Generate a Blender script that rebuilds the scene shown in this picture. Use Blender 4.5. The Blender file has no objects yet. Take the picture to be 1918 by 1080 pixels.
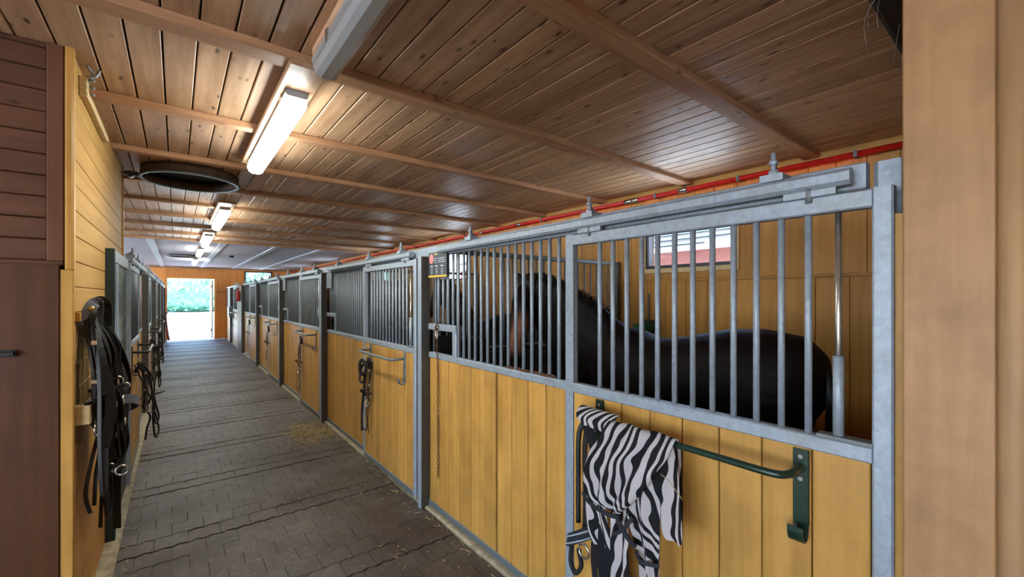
import bpy, bmesh, math, random
from mathutils import Vector, Matrix, noise as mnoise

random.seed(7)
S = bpy.context.scene
C = S.collection
R = math.radians

# ------------------------------------------------------------------ camera, world, sun, exposure
FPX = 795.0
YAW = 38.35
cam_d = bpy.data.cameras.new('camera')
cam_d.sensor_width = 36.0
cam_d.lens = FPX / 1918.0 * 36.0
cam_d.shift_y = 15.0 / 1918.0
cam_d.clip_start = 0.02
cam_d.clip_end = 500
cam = bpy.data.objects.new('camera', cam_d)
C.objects.link(cam)
cam.location = (0, 0, 1.70)
cam.rotation_euler = (R(90), 0, R(-YAW))
S.camera = cam

SKY_STRENGTH = 1.5
SUN_STRENGTH = 45.0
LAMP_W = 11.0
LAMP_GLOW = 20.0
EXPOSURE = 0.75

w = bpy.data.worlds.new('sky')
S.world = w
w.use_nodes = True
wn = w.node_tree
wn.nodes.clear()
sky = wn.nodes.new('ShaderNodeTexSky')
sky.sky_type = 'NISHITA'
sky.sun_disc = False
sky.sun_elevation = R(52)
sky.sun_rotation = R(180)
sky.air_density = 1.0
sky.dust_density = 2.0
bg = wn.nodes.new('ShaderNodeBackground')
bg.inputs['Strength'].default_value = SKY_STRENGTH
wo = wn.nodes.new('ShaderNodeOutputWorld')
wn.links.new(sky.outputs[0], bg.inputs[0])
wn.links.new(bg.outputs[0], wo.inputs[0])

sun_d = bpy.data.lights.new('sun', 'SUN')
sun_d.energy = SUN_STRENGTH
sun_d.angle = R(1.0)
sun_d.color = (1.0, 0.97, 0.93)
sun = bpy.data.objects.new('sun', sun_d)
C.objects.link(sun)
sun.rotation_euler = Vector((-0.04, 0.50, -0.86)).to_track_quat('-Z', 'Y').to_euler()

S.view_settings.view_transform = 'Standard'
S.view_settings.look = 'None'
S.view_settings.exposure = EXPOSURE
S.view_settings.gamma = 1.0
S.view_settings.use_curve_mapping = False
S.cycles.max_bounces = 10
S.cycles.diffuse_bounces = 7
S.cycles.glossy_bounces = 4
S.cycles.transmission_bounces = 6
S.cycles.sample_clamp_indirect = 6.0
S.cycles.caustics_reflective = False
S.cycles.caustics_refractive = False

# ------------------------------------------------------------------ materials
def lin(r, g, b):
    f = lambda c: (c / 255 / 12.92) if c / 255 <= 0.04045 else ((c / 255 + 0.055) / 1.055) ** 2.4
    return (f(r), f(g), f(b), 1.0)

class N:
    """tiny node-tree helper"""
    def __init__(s, name):
        s.m = bpy.data.materials.new(name)
        s.m.use_nodes = True
        s.t = s.m.node_tree
        s.b = s.t.nodes['Principled BSDF']
    def n(s, typ, **kw):
        nd = s.t.nodes.new(typ)
        for k, v in kw.items():
            if k in nd.inputs:
                nd.inputs[k].default_value = v
            else:
                setattr(nd, k, v)
        return nd
    def l(s, a, b):
        s.t.links.new(a, b)
    def coords(s, scale, rnd=True):
        tc = s.n('ShaderNodeTexCoord')
        out = tc.outputs['Object']
        if rnd:
            oi = s.n('ShaderNodeObjectInfo')
            mul = s.n('ShaderNodeMath', operation='MULTIPLY')
            s.l(oi.outputs['Random'], mul.inputs[0])
            mul.inputs[1].default_value = 53.0
            add = s.n('ShaderNodeVectorMath', operation='ADD')
            s.l(out, add.inputs[0])
            s.l(mul.outputs[0], add.inputs[1])
            out = add.outputs[0]
            s.rand = oi.outputs['Random']
        mp = s.n('ShaderNodeMapping')
        mp.inputs['Scale'].default_value = scale
        s.l(out, mp.inputs[0])
        return mp.outputs[0]
    def ramp(s, fac, stops):
        r = s.n('ShaderNodeValToRGB')
        e = r.color_ramp.elements
        while len(e) < len(stops):
            e.new(0.5)
        for i, (p, c) in enumerate(stops):
            e[i].position = p
            e[i].color = c
        s.l(fac, r.inputs[0])
        return r.outputs[0]
    def mix(s, fac, a, b, mode='MIX'):
        m = s.n('ShaderNodeMix', data_type='RGBA', blend_type=mode)
        for sock, v in ((m.inputs[0], fac), (m.inputs[6], a), (m.inputs[7], b)):
            if hasattr(v, 'links'):
                s.l(v, sock)
            else:
                sock.default_value = v
        return m.outputs[2]
    def value_by(s, col, sock, lo, hi):
        mr = s.n('ShaderNodeMapRange')
        mr.inputs[3].default_value = lo
        mr.inputs[4].default_value = hi
        s.l(sock, mr.inputs[0])
        h = s.n('ShaderNodeHueSaturation')
        s.l(mr.outputs[0], h.inputs['Value'])
        s.l(col, h.inputs['Color'])
        return h.outputs[0]
    def bump(s, h, strength, dist=0.01):
        b = s.n('ShaderNodeBump')
        b.inputs['Strength'].default_value = strength
        b.inputs['Distance'].default_value = dist
        s.l(h, b.inputs['Height'])
        s.l(b.outputs[0], s.b.inputs['Normal'])

def axis_scale(axis, along, across):
    v = [across] * 3
    v['XYZ'.index(axis)] = along
    return tuple(v)

def wood(name, dark, light, axis, rough=0.5, knots=0.0, var=(0.85, 1.12), dirt=0.25, spec=0.3, bump=0.25):
    k = N(name)
    co = k.coords(axis_scale(axis, 1.3, 22))
    ns = k.n('ShaderNodeTexNoise', Scale=1.0, Detail=7.0, Roughness=0.6)
    k.l(co, ns.inputs['Vector'])
    col = k.ramp(ns.outputs[0], [(0.28, dark), (0.72, light)])
    co2 = k.coords((3, 3, 3))
    n2 = k.n('ShaderNodeTexNoise', Scale=1.0, Detail=5.0, Roughness=0.65)
    k.l(co2, n2.inputs['Vector'])
    df = k.ramp(n2.outputs[0], [(0.45, (0, 0, 0, 1)), (0.75, (dirt, dirt, dirt, 1))])
    col = k.mix(df, col, tuple(c * 0.35 for c in dark[:3]) + (1,))
    if knots:
        co3 = k.coords(axis_scale(axis, 4.5, 13))
        v = k.n('ShaderNodeTexVoronoi', Scale=1.0)
        va = k.n('ShaderNodeVectorMath', operation='MULTIPLY_ADD')
        k.l(n2.outputs['Color'], va.inputs[0])
        va.inputs[1].default_value = (0.5, 0.5, 0.5)
        k.l(co3, va.inputs[2])
        k.l(va.outputs[0], v.inputs['Vector'])
        kf = k.ramp(v.outputs['Distance'], [(0.07, (knots,) * 3 + (1,)), (0.17, (0, 0, 0, 1))])
        col = k.mix(kf, col, tuple(c * 0.16 for c in dark[:3]) + (1,))
    col = k.value_by(col, k.rand, *var)
    k.l(col, k.b.inputs['Base Color'])
    k.b.inputs['Roughness'].default_value = rough
    k.b.inputs['Specular IOR Level'].default_value = spec
    k.bump(ns.outputs[0], bump, 0.004)
    return k.m

def plain(name, col, rough=0.5, metal=0.0, var=0.12, scale=30, spec=0.5, bump=0.0):
    k = N(name)
    co = k.coords((scale,) * 3)
    ns = k.n('ShaderNodeTexNoise', Scale=1.0, Detail=4.0)
    k.l(co, ns.inputs['Vector'])
    a = tuple(c * (1 - var * 1.6) for c in col[:3]) + (1,)
    b = tuple(min(1, c * (1 + var)) for c in col[:3]) + (1,)
    c = k.ramp(ns.outputs[0], [(0.3, a), (0.7, b)])
    k.l(c, k.b.inputs['Base Color'])
    k.b.inputs['Roughness'].default_value = rough
    k.b.inputs['Metallic'].default_value = metal
    k.b.inputs['Specular IOR Level'].default_value = spec
    if bump:
        k.bump(ns.outputs[0], bump, 0.01)
    return k.m

def galvanised(name, col, rust=0.35):
    k = N(name)
    co = k.coords((70, 70, 55))
    v = k.n('ShaderNodeTexVoronoi', Scale=1.0)
    k.l(co, v.inputs['Vector'])
    c = k.ramp(v.outputs['Color'], [(0.1, tuple(x * 0.86 for x in col[:3]) + (1,)), (0.9, tuple(min(1, x * 1.07) for x in col[:3]) + (1,))])
    co2 = k.coords((7, 7, 5))
    n2 = k.n('ShaderNodeTexNoise', Scale=1.0, Detail=6.0, Roughness=0.7)
    k.l(co2, n2.inputs['Vector'])
    rf = k.ramp(n2.outputs[0], [(0.52, (0, 0, 0, 1)), (0.72, (rust,) * 3 + (1,))])
    c = k.mix(rf, c, lin(112, 100, 84))
    k.l(c, k.b.inputs['Base Color'])
    k.b.inputs['Metallic'].default_value = 0.25
    k.b.inputs['Roughness'].default_value = 0.5
    k.bump(n2.outputs[0], 0.12, 0.004)
    return k.m

YEL_D, YEL_L = lin(174, 126, 58), lin(202, 154, 80)
M = {}
for ax in 'XYZ':
    M['yellow' + ax] = wood('yellow_stained_wood_' + ax.lower(), YEL_D, YEL_L, ax, 0.46, var=(0.85, 1.08), dirt=0.42)
M['wallZ'] = wood('ochre_board_z', lin(172, 122, 58), lin(200, 148, 78), 'Z', 0.5, var=(0.86, 1.08), dirt=0.2)
M['wallY'] = wood('pale_ochre_board_y', lin(166, 126, 68), lin(188, 148, 86), 'Y', 0.7, var=(0.94, 1.05), dirt=0.08, spec=0.15)
M['ply'] = wood('ochre_plywood', lin(172, 120, 58), lin(204, 152, 84), 'Z', 0.5, var=(0.95, 1.02), dirt=0.2)
M['pineY'] = wood('knotty_pine_y', lin(162, 124, 92), lin(212, 174, 138), 'Y', 0.44, spec=0.36, bump=0.05, knots=0.9, var=(0.82, 1.12), dirt=0.2)
M['pineX'] = wood('knotty_pine_x', lin(154, 114, 82), lin(194, 150, 114), 'X', 0.5, knots=0.6, var=(0.9, 1.08), dirt=0.25)
M['darkX'] = wood('brown_stained_plank_x', lin(76, 46, 30), lin(102, 63, 42), 'X', 0.55, knots=0.7, var=(0.85, 1.1), dirt=0.2)
M['pineY'].node_tree.nodes['Principled BSDF'].inputs['Coat Weight'].default_value = 0.05
M['pineY'].node_tree.nodes['Principled BSDF'].inputs['Coat Roughness'].default_value = 0.3
M['darkZ'] = wood('brown_stained_plank_z', lin(88, 54, 38), lin(112, 72, 50), 'Z', 0.55, knots=0.3, var=(0.9, 1.1), dirt=0.2)
M['brownply'] = wood('brown_door_board', lin(66, 38, 22), lin(88, 53, 30), 'Z', 0.45, var=(1, 1), dirt=0.35)
M['jamb'] = wood('scuffed_ochre_jamb', lin(154, 114, 74), lin(176, 134, 92), 'Z', 0.5, var=(0.98, 1.02), dirt=0.5)
M['jamb2'] = wood('weathered_jamb_trim', lin(150, 116, 80), lin(184, 148, 108), 'Z', 0.6, var=(0.98, 1.02), dirt=0.3)
M['orange'] = wood('orange_end_wall_board', lin(228, 142, 66), lin(244, 168, 92), 'Z', 0.5, var=(0.92, 1.06), dirt=0.08)
M['dark_rough'] = wood('dark_rough_wood', lin(34, 28, 26), lin(58, 48, 42), 'X', 0.9, dirt=0.5)  # very dark rough wood, for the ceiling beam and the divider boards
M['backing'] = plain('dark_backing', lin(46, 30, 20), 0.9)
M['duct'] = wood('dark_duct_board', lin(62, 46, 36), lin(92, 70, 54), 'Z', 0.8)
M['galv'] = galvanised('galvanised_steel', lin(146, 156, 166))
M['galvd'] = galvanised('dull_galvanised_steel', lin(104, 110, 112), 0.3)
M['darksteel'] = galvanised('dark_weathered_steel', lin(72, 68, 62), 0.3)
M['mesh'] = plain('grey_mesh_sheet', lin(104, 108, 110), 0.5, 0.2, var=0.25, scale=120)
M['white'] = plain('white_panel', lin(188, 180, 186), 0.8, var=0.04, scale=6)
M['whitestrip'] = plain('white_batten', lin(226, 230, 236), 0.7, var=0.03)
M['concrete'] = plain('concrete_kerb', lin(150, 138, 112), 0.85, var=0.25, scale=14, bump=0.3)
M['sand'] = plain('sand_joint', lin(120, 108, 92), 0.95, var=0.25, scale=40)
M['green'] = plain('dark_green_paint', lin(22, 46, 34), 0.3, 0.0, var=0.1)
M['greend'] = plain('dark_green_door_sheet', lin(26, 42, 42), 0.4, var=0.25, scale=8)
M['bowl'] = plain('green_enamel', lin(16, 92, 58), 0.3)
M['leather'] = plain('black_leather', lin(22, 20, 21), 0.55, var=0.3, scale=60)
M['leatherb'] = plain('brown_leather', lin(70, 44, 34), 0.45, var=0.3, scale=60)
M['grey_felt'] = plain('grey_padding', lin(94, 94, 100), 0.8)
M['rope'] = plain('black_rope', lin(20, 20, 22), 0.8, var=0.3, scale=200)
M['chrome'] = plain('chrome_bit', lin(210, 208, 200), 0.22, 0.9)
M['brass'] = plain('brass_fitting', lin(206, 176, 112), 0.3, 0.8)
M['rust'] = plain('rusty_chain', lin(108, 70, 46), 0.75, 0.4, var=0.35, scale=80)
M['red'] = plain('red_pipe_paint', lin(214, 38, 32), 0.35)
M['pink'] = plain('faded_pink_rug', lin(178, 120, 112), 0.9, var=0.2, scale=14)
M['black'] = plain('black_plastic', lin(22, 22, 24), 0.4)
M['blackcloth'] = plain('black_cloth', lin(26, 27, 34), 0.85, scale=90)
M['signblack'] = plain('sign_black', lin(52, 58, 66), 0.35, var=0.05)
M['signpink'] = plain('sign_pink', lin(226, 128, 122), 0.4)
M['signwhite'] = plain('sign_white', lin(214, 216, 218), 0.5)
M['signyellow'] = plain('sign_yellow', lin(206, 164, 62), 0.45)
M['signgrey'] = plain('sign_grey', lin(150, 158, 168), 0.4)
M['lampbody'] = plain('grey_lamp_housing', lin(150, 152, 150), 0.5, var=0.05)
M['pebble'] = plain('trough_black', lin(14, 14, 15), 0.5)
M['straw'] = plain('straw', lin(176, 156, 108), 0.9, var=0.25)
M['frame_dark'] = plain('dark_window_frame', lin(58, 58, 66), 0.4)
M['cream'] = plain('cream_trim', lin(206, 184, 134), 0.5, var=0.1)
M['gravel'] = plain('pale_yard_gravel', lin(206, 216, 228), 0.9, var=0.06, scale=3)
M['lawn'] = plain('lawn', lin(96, 140, 116), 0.9, var=0.3, scale=4)
M['leaf'] = plain('hedge_leaf', lin(40, 92, 74), 0.6, var=0.4, scale=2)
M['bark'] = plain('hedge_stem', lin(70, 56, 42), 0.9)
M['brickred'] = plain('reddish_render', lin(104, 58, 52), 0.8, var=0.1)
M['roofgrey'] = plain('pale_roof_sheet', lin(58, 60, 64), 0.7, var=0.1)
M['dim_ground'] = plain('dim_bounce_ground', lin(88, 86, 84), 0.9, var=0.2, scale=6)
M['web'] = plain('dusty_cobweb', lin(120, 116, 110), 1.0)
M['exting'] = plain('red_extinguisher', lin(196, 60, 56), 0.35)

# paving: dark grey-brown concrete stone with dirt
k = N('concrete_paver')
co = k.coords((26, 26, 26))
ns = k.n('ShaderNodeTexNoise', Scale=1.0, Detail=6.0, Roughness=0.7)
k.l(co, ns.inputs['Vector'])
c = k.ramp(ns.outputs[0], [(0.3, lin(72, 66, 61)), (0.72, lin(106, 98, 91))])
geo = k.n('ShaderNodeNewGeometry')
n2 = k.n('ShaderNodeTexNoise', Scale=1.1, Detail=5.0, Roughness=0.65)
k.l(geo.outputs['Position'], n2.inputs['Vector'])
c = k.mix(k.ramp(n2.outputs[0], [(0.36, (0, 0, 0, 1)), (0.60, (0.85,) * 3 + (1,))]), c, lin(58, 45, 37))
n3 = k.n('ShaderNodeTexNoise', Scale=90.0, Detail=2.0)
k.l(geo.outputs['Position'], n3.inputs['Vector'])
c = k.mix(k.ramp(n3.outputs[0], [(0.66, (0, 0, 0, 1)), (0.72, (0.5,) * 3 + (1,))]), c, lin(164, 144, 100))
c = k.value_by(c, k.rand, 0.9, 1.08)
k.l(c, k.b.inputs['Base Color'])
k.b.inputs['Roughness'].default_value = 0.6
k.b.inputs['Specular IOR Level'].default_value = 0.35
k.bump(ns.outputs[0], 0.35, 0.006)
M['paver'] = k.m

# zebra cloth
k = N('zebra_print_cloth')
tc = k.n('ShaderNodeTexCoord')
mp = k.n('ShaderNodeMapping')
k.l(tc.outputs['UV'], mp.inputs[0])
nz = k.n('ShaderNodeTexNoise', Scale=6.5, Detail=1.0, Roughness=0.4)
mp2 = k.n('ShaderNodeMapping')
mp2.inputs['Scale'].default_value = (1.7, 1.0, 1.0)
k.l(mp.outputs[0], mp2.inputs[0])
k.l(mp2.outputs[0], nz.inputs['Vector'])
sub = k.n('ShaderNodeVectorMath', operation='SUBTRACT')
k.l(nz.outputs['Color'], sub.inputs[0])
sub.inputs[1].default_value = (0.5, 0.5, 0.5)
sc = k.n('ShaderNodeVectorMath', operation='MULTIPLY')
k.l(sub.outputs[0], sc.inputs[0])
sc.inputs[1].default_value = (0.085, 0.0, 0.0)
ad = k.n('ShaderNodeVectorMath', operation='ADD')
k.l(mp.outputs[0], ad.inputs[0])
k.l(sc.outputs[0], ad.inputs[1])
wv = k.n('ShaderNodeTexWave', wave_type='BANDS', bands_direction='X', Scale=7.8, Distortion=0.8, Detail=1.0)
wv.inputs['Detail Scale'].default_value = 0.8
k.l(ad.outputs[0], wv.inputs['Vector'])
c = k.ramp(wv.outputs['Fac'], [(0.46, lin(26, 26, 32)), (0.52, lin(228, 222, 224))])
k.l(c, k.b.inputs['Base Color'])
k.b.inputs['Roughness'].default_value = 0.85
M['zebra'] = k.m

# horse coat with a paler muzzle
k = N('dark_bay_coat')
at = k.n('ShaderNodeAttribute', attribute_name='muzzle')
co = k.coords((40, 40, 40), False)
ns = k.n('ShaderNodeTexNoise', Scale=1.0, Detail=4.0)
k.l(co, ns.inputs['Vector'])
c = k.ramp(ns.outputs[0], [(0.3, lin(16, 11, 10)), (0.7, lin(27, 19, 17))])
c = k.mix(at.outputs['Fac'], c, lin(128, 84, 62))
k.l(c, k.b.inputs['Base Color'])
k.b.inputs['Roughness'].default_value = 0.58
k.b.inputs['Specular IOR Level'].default_value = 0.14
M['coat'] = k.m
M['hair'] = plain('black_horse_hair', lin(16, 14, 14), 0.55, var=0.3, scale=100)
M['eye'] = plain('dark_eye', lin(14, 10, 10), 0.08)
M['hoof'] = plain('grey_hoof', lin(60, 54, 50), 0.5)

def emit(name, col, strength):
    k = N(name)
    k.b.inputs['Base Color'].default_value = (0.9, 0.9, 0.9, 1)
    k.b.inputs['Emission Color'].default_value = col
    k.b.inputs['Emission Strength'].default_value = strength
    k.b.inputs['Roughness'].default_value = 0.3
    return k.m
M['lit'] = emit('lit_lamp_diffuser', (0.94, 1.0, 0.96, 1), LAMP_GLOW)

k = N('unlit_lamp_cover')
k.b.inputs['Base Color'].default_value = lin(196, 200, 198)
k.b.inputs['Roughness'].default_value = 0.22
k.b.inputs['Transmission Weight'].default_value = 0.35
M['unlit'] = k.m

k = N('window_glass')
k.b.inputs['Base Color'].default_value = (1, 1, 1, 1)
k.b.inputs['Roughness'].default_value = 0.02
gl = k.n('ShaderNodeBsdfTransparent')
gl.inputs[0].default_value = (0.92, 0.95, 0.95, 1)
gg = k.n('ShaderNodeBsdfGlossy')
gg.inputs['Roughness'].default_value = 0.03
mx = k.n('ShaderNodeMixShader')
mx.inputs[0].default_value = 0.06
k.l(gl.outputs[0], mx.inputs[1])
k.l(gg.outputs[0], mx.inputs[2])
k.l(mx.outputs[0], k.t.nodes['Material Output'].inputs[0])
M['glass'] = k.m

# ------------------------------------------------------------------ geometry helpers
_cache = {}

def link(name, me, mat=None, parent=None, loc=(0, 0, 0), rot=(0, 0, 0)):
    o = bpy.data.objects.new(name, me)
    C.objects.link(o)
    if mat is not None and not me.materials:
        me.materials.append(mat)
    o.parent = parent
    o.location = loc
    o.rotation_euler = rot
    return o

def thing(name, label, cat, loc=(0, 0, 0), rotz=0.0, group=None):
    o = bpy.data.objects.new(name, None)
    o.empty_display_size = 0.1
    C.objects.link(o)
    o.location = loc
    o.rotation_euler = (0, 0, rotz)
    tag(o, label, cat, group)
    return o

def tag(o, label=None, cat=None, group=None, kind=None):
    if label: o['label'] = label
    if cat: o['category'] = cat
    if group: o['group'] = group
    if kind: o['kind'] = kind
    return o

def struct(name, label, cat, me=None, mat=None, loc=(0, 0, 0)):
    o = bpy.data.objects.new(name, me)
    C.objects.link(o)
    if me is not None and mat is not None and not me.materials:
        me.materials.append(mat)
    o.location = loc
    return tag(o, label, cat, None, 'structure')

def bar_mesh(dx, dy, dz, mat, ch=None):
    """box centred on the origin; the four edges along its longest axis are chamfered"""
    key = ('bar', round(dx, 4), round(dy, 4), round(dz, 4), mat.name, ch)
    if key in _cache:
        return _cache[key]
    d = (dx, dy, dz)
    a = max(range(3), key=lambda i: d[i])
    o1, o2 = [i for i in range(3) if i != a]
    h1, h2 = d[o1] / 2, d[o2] / 2
    cc = min(d[o1], d[o2]) * 0.12 if ch is None else ch
    cc = min(cc, 0.005) if ch is None else cc
    prof = [(h1 - cc, -h2), (h1, -h2 + cc), (h1, h2 - cc), (h1 - cc, h2), (-h1 + cc, h2), (-h1, h2 - cc), (-h1, -h2 + cc), (-h1 + cc, -h2)]
    vs = []
    for e in (-0.5, 0.5):
        for p, q in prof:
            v = [0, 0, 0]
            v[a] = d[a] * e
            v[o1] = p
            v[o2] = q
            vs.append(v)
    fs = [[i, (i + 1) % 8, 8 + (i + 1) % 8, 8 + i] for i in range(8)] + [list(range(7, -1, -1)), list(range(8, 16))]
    me = bpy.data.meshes.new('bar')
    me.from_pydata(vs, [], fs)
    bm = bmesh.new(); bm.from_mesh(me)
    bmesh.ops.recalc_face_normals(bm, faces=bm.faces)
    bm.to_mesh(me); bm.free()
    me.materials.append(mat)
    _cache[key] = me
    return me

def bar(name, lo, hi, mat, parent=None, ch=None, rot=(0, 0, 0)):
    """box from corner lo to corner hi"""
    lo, hi = [min(a, b) for a, b in zip(lo, hi)], [max(a, b) for a, b in zip(lo, hi)]
    me = bar_mesh(hi[0] - lo[0], hi[1] - lo[1], hi[2] - lo[2], mat, ch)
    return link(name, me, None, parent, [(a + b) / 2 for a, b in zip(lo, hi)], rot)

def add_box(bm, lo, hi):
    r = bmesh.ops.create_cube(bm, size=1.0)
    for v in r['verts']:
        v.co = Vector([(l + h) / 2 + c * (h - l) for l, h, c in zip(lo, hi, v.co)])

def bm_obj(name, bm, mat, parent=None, smooth=False, loc=(0, 0, 0)):
    me = bpy.data.meshes.new(name)
    bmesh.ops.recalc_face_normals(bm, faces=bm.faces)
    bm.to_mesh(me); bm.free()
    if smooth:
        for p in me.polygons: p.use_smooth = True
    me.materials.append(mat)
    return link(name, me, None, parent, loc)

def spline(pts, n=6):
    P = [Vector(p) for p in pts]
    if len(P) < 3:
        return P
    out = []
    for i in range(len(P) - 1):
        p0 = P[i - 1] if i else P[0] * 2 - P[1]
        p1, p2 = P[i], P[i + 1]
        p3 = P[i + 2] if i + 2 < len(P) else P[-1] * 2 - P[-2]
        for j in range(n):
            t = j / n
            out.append(0.5 * ((2 * p1) + (p2 - p0) * t + (2 * p0 - 5 * p1 + 4 * p2 - p3) * t * t + (-p0 + 3 * p1 - 3 * p2 + p3) * t ** 3))
    out.append(P[-1])
    return out

def sweep(bm, path, prof_fn, up=Vector((0, 0, 1)), closed=False):
    """sweep a profile (list of (a,b) offsets, may vary with t) along path"""
    n = len(path)
    rings = []
    prev = None
    for i, p in enumerate(path):
        a = path[(i - 1) % n] if (closed or i) else p
        b = path[(i + 1) % n] if (closed or i < n - 1) else p
        t = (b - a).normalized()
        side = t.cross(up)
        if side.length < 1e-3:
            side = prev if prev is not None else t.orthogonal()
        side = side.normalized()
        if prev is not None and side.dot(prev) < 0:
            side = -side
        prev = side
        nrm = side.cross(t).normalized()
        rings.append([bm.verts.new(p + side * u + nrm * v) for u, v in prof_fn(i / max(1, n - 1))])
    m = len(rings[0])
    for i in range(n if closed else n - 1):
        r0, r1 = rings[i], rings[(i + 1) % n]
        for j in range(m):
            bm.faces.new((r0[j], r0[(j + 1) % m], r1[(j + 1) % m], r1[j]))
    if not closed:
        bm.faces.new(rings[0][::-1])
        bm.faces.new(rings[-1])
    return rings

def circ(r, k=8):
    return [(r * math.cos(2 * math.pi * i / k), r * math.sin(2 * math.pi * i / k)) for i in range(k)]

def tube(name, pts, r, mat, parent=None, k=8, smooth_path=True, n=6, closed=False):
    bm = bmesh.new()
    path = spline(pts, n) if smooth_path else [Vector(p) for p in pts]
    if closed: path = path[:-1]
    pr = circ(r, k)
    sweep(bm, path, lambda t: pr, closed=closed)
    return bm_obj(name, bm, mat, parent, True)

def strap(name, pts, wd, th, mat, parent=None, up=(1, 0, 0), n=5, closed=False):
    """flat leather strap; its flat side faces `up`"""
    bm = bmesh.new()
    path = spline(pts, n)
    if closed: path = path[:-1]
    pr = [(-wd / 2, -th / 2), (wd / 2, -th / 2), (wd / 2, th / 2), (-wd / 2, th / 2)]
    sweep(bm, path, lambda t: pr, Vector(up), closed)
    return bm_obj(name, bm, mat, parent)

def ring_pts(c, r, nrm='x', k=12, sy=1.0):
    out = []
    for i in range(k + 1):
        a = 2 * math.pi * i / k
        u, v = r * math.cos(a), r * sy * math.sin(a)
        if nrm == 'x': out.append((c[0], c[1] + u, c[2] + v))
        elif nrm == 'y': out.append((c[0] + u, c[1], c[2] + v))
        else: out.append((c[0] + u, c[1] + v, c[2]))
    return out

def ring(name, c, r, wire, mat, parent, nrm='x', k=12, sy=1.0):
    return tube(name, ring_pts(c, r, nrm, k, sy), wire, mat, parent, 6, False, closed=True)

def cyl(name, a, b, r, mat, parent=None, k=10):
    """straight round bar from a to b, sharing mesh data between equal ones"""
    a, b = Vector(a), Vector(b)
    L = (b - a).length
    key = ('cyl', round(L, 4), round(r, 5), k, mat.name)
    me = _cache.get(key)
    if me is None:
        bm = bmesh.new()
        bmesh.ops.create_cone(bm, cap_ends=True, segments=k, radius1=r, radius2=r, depth=L)
        me = bpy.data.meshes.new('round_bar')
        bm.to_mesh(me); bm.free()
        for p in me.polygons: p.use_smooth = len(p.vertices) == 4
        me.materials.append(mat)
        _cache[key] = me
    q = (b - a).to_track_quat('Z', 'Y')
    return link(name, me, None, parent, (a + b) / 2, q.to_euler())

def adopt(child, part):
    """make child a sub-part of part (part must be unrotated)"""
    child.parent = part
    child.location = Vector(child.location) - Vector(part.location)
    return child

# ------------------------------------------------------------------ dimensions
ZC = 2.855                 # underside of the ceiling boards
XR, XD = 1.60, 1.55        # right stall fronts: fixed panels, sliding doors
XB = 4.09                  # inner face of the right outer wall
XL = -0.38                 # left wall and left stall fronts
YE = 20.7                  # far end wall
YN = 2.83                  # brown wall facing the camera on the left
YB = -3.2                  # end of the building behind the camera
XO = -3.6                  # outer wall on the left

# ------------------------------------------------------------------ floor
floor = struct('floor', 'grey brown concrete block paving of the stable aisle', 'floor')
bar('slab', (XO, YB, -0.20), (XB + 0.2, YE, -0.013), M['sand'], floor)
PX0, PX1 = -0.305, 1.56
NP = 10
PW = (PX1 - PX0) / NP
PITCH = 1.06 / 6
CRACK = 0.52

def wave_off(x):
    t = (x / PW * 2) % 1.0
    q = 0.008
    return q if 0.1 < t < 0.4 else (-q if 0.6 < t < 0.9 else 0.0)

def paver_outline(x0, x1, gy, gx=0.0016):
    xs = []
    m = max(2, round((x1 - x0) / PW * 8))
    a, b = x0 + gx, x1 - gx
    for i in range(m + 1):
        xs.append(a + (b - a) * i / m)
    lo = [(x, gy + wave_off(x)) for x in xs]
    hi = [(x, PITCH - gy + wave_off(x)) for x in reversed(xs)]
    return lo + hi

def paver_mesh(x0, x1, gy, key):
    if key in _cache: return _cache[key]
    pts = paver_outline(x0, x1, gy)
    cx = (x0 + x1) / 2
    top = [(x - cx, y, 0.0) for x, y in pts]
    bot = [(x - cx, y, -0.05) for x, y in pts]
    n = len(pts)
    me = bpy.data.meshes.new('paver')
    me.from_pydata(top + bot, [], [list(range(n))] + [[i, n + i, n + (i + 1) % n, (i + 1) % n][::-1] for i in range(n)])
    me.materials.append(M['paver'])
    _cache[key] = me
    return me

def row_cells(r):
    if r % 2 == 0:
        return [(PX0 + i * PW, PX0 + (i + 1) * PW) for i in range(NP)]
    c = [(PX0, PX0 + PW / 2)] + [(PX0 + (i + .5) * PW, PX0 + (i + 1.5) * PW) for i in range(NP - 1)] + [(PX1 - PW / 2, PX1)]
    return c

single = 0
stuff = bmesh.new()
r_first = int((YB - CRACK) / PITCH) + 1
r_last = int((YE - CRACK) / PITCH)
for r in range(r_first, r_last):
    y = CRACK + r * PITCH
    edge = r % 6 == 0
    for j, (a, b) in enumerate(row_cells(r)):
        dz = random.uniform(-0.0015, 0.0012) + 0.005 * math.sin(2 * math.pi * (y - CRACK) / 1.06)
        tilt = (random.uniform(-0.007, 0.007), random.uniform(-0.006, 0.006), 0)
        gy = 0.0009
        yo = 0.010 if edge else 0.0
        if 1.55 < y < 6.6 and single < 296:
            half = b - a < PW * 0.7
            me = paver_mesh(a, b, gy, ('pv', half, r % 2, j if half else 0))
            link('paver', me, None, floor, ((a + b) / 2, y + yo, dz), tilt)
            single += 1
        else:
            pts = paver_outline(a, b, gy)
            vs = [stuff.verts.new((px, y + yo + py, dz)) for px, py in pts]
            vb = [stuff.verts.new((px, y + yo + py, dz - 0.03)) for px, py in pts]
            stuff.faces.new(vs)
            n = len(vs)
            if y < 12:
                for i in range(n):
                    stuff.faces.new((vs[i], vb[i], vb[(i + 1) % n], vs[(i + 1) % n]))
me = bpy.data.meshes.new('distant_pavers')
bmesh.ops.recalc_face_normals(stuff, faces=stuff.faces)
stuff.to_mesh(me); stuff.free()
me.materials.append(M['paver'])
tag(link('distant_pavers', me, None, floor), kind='stuff')

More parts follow.
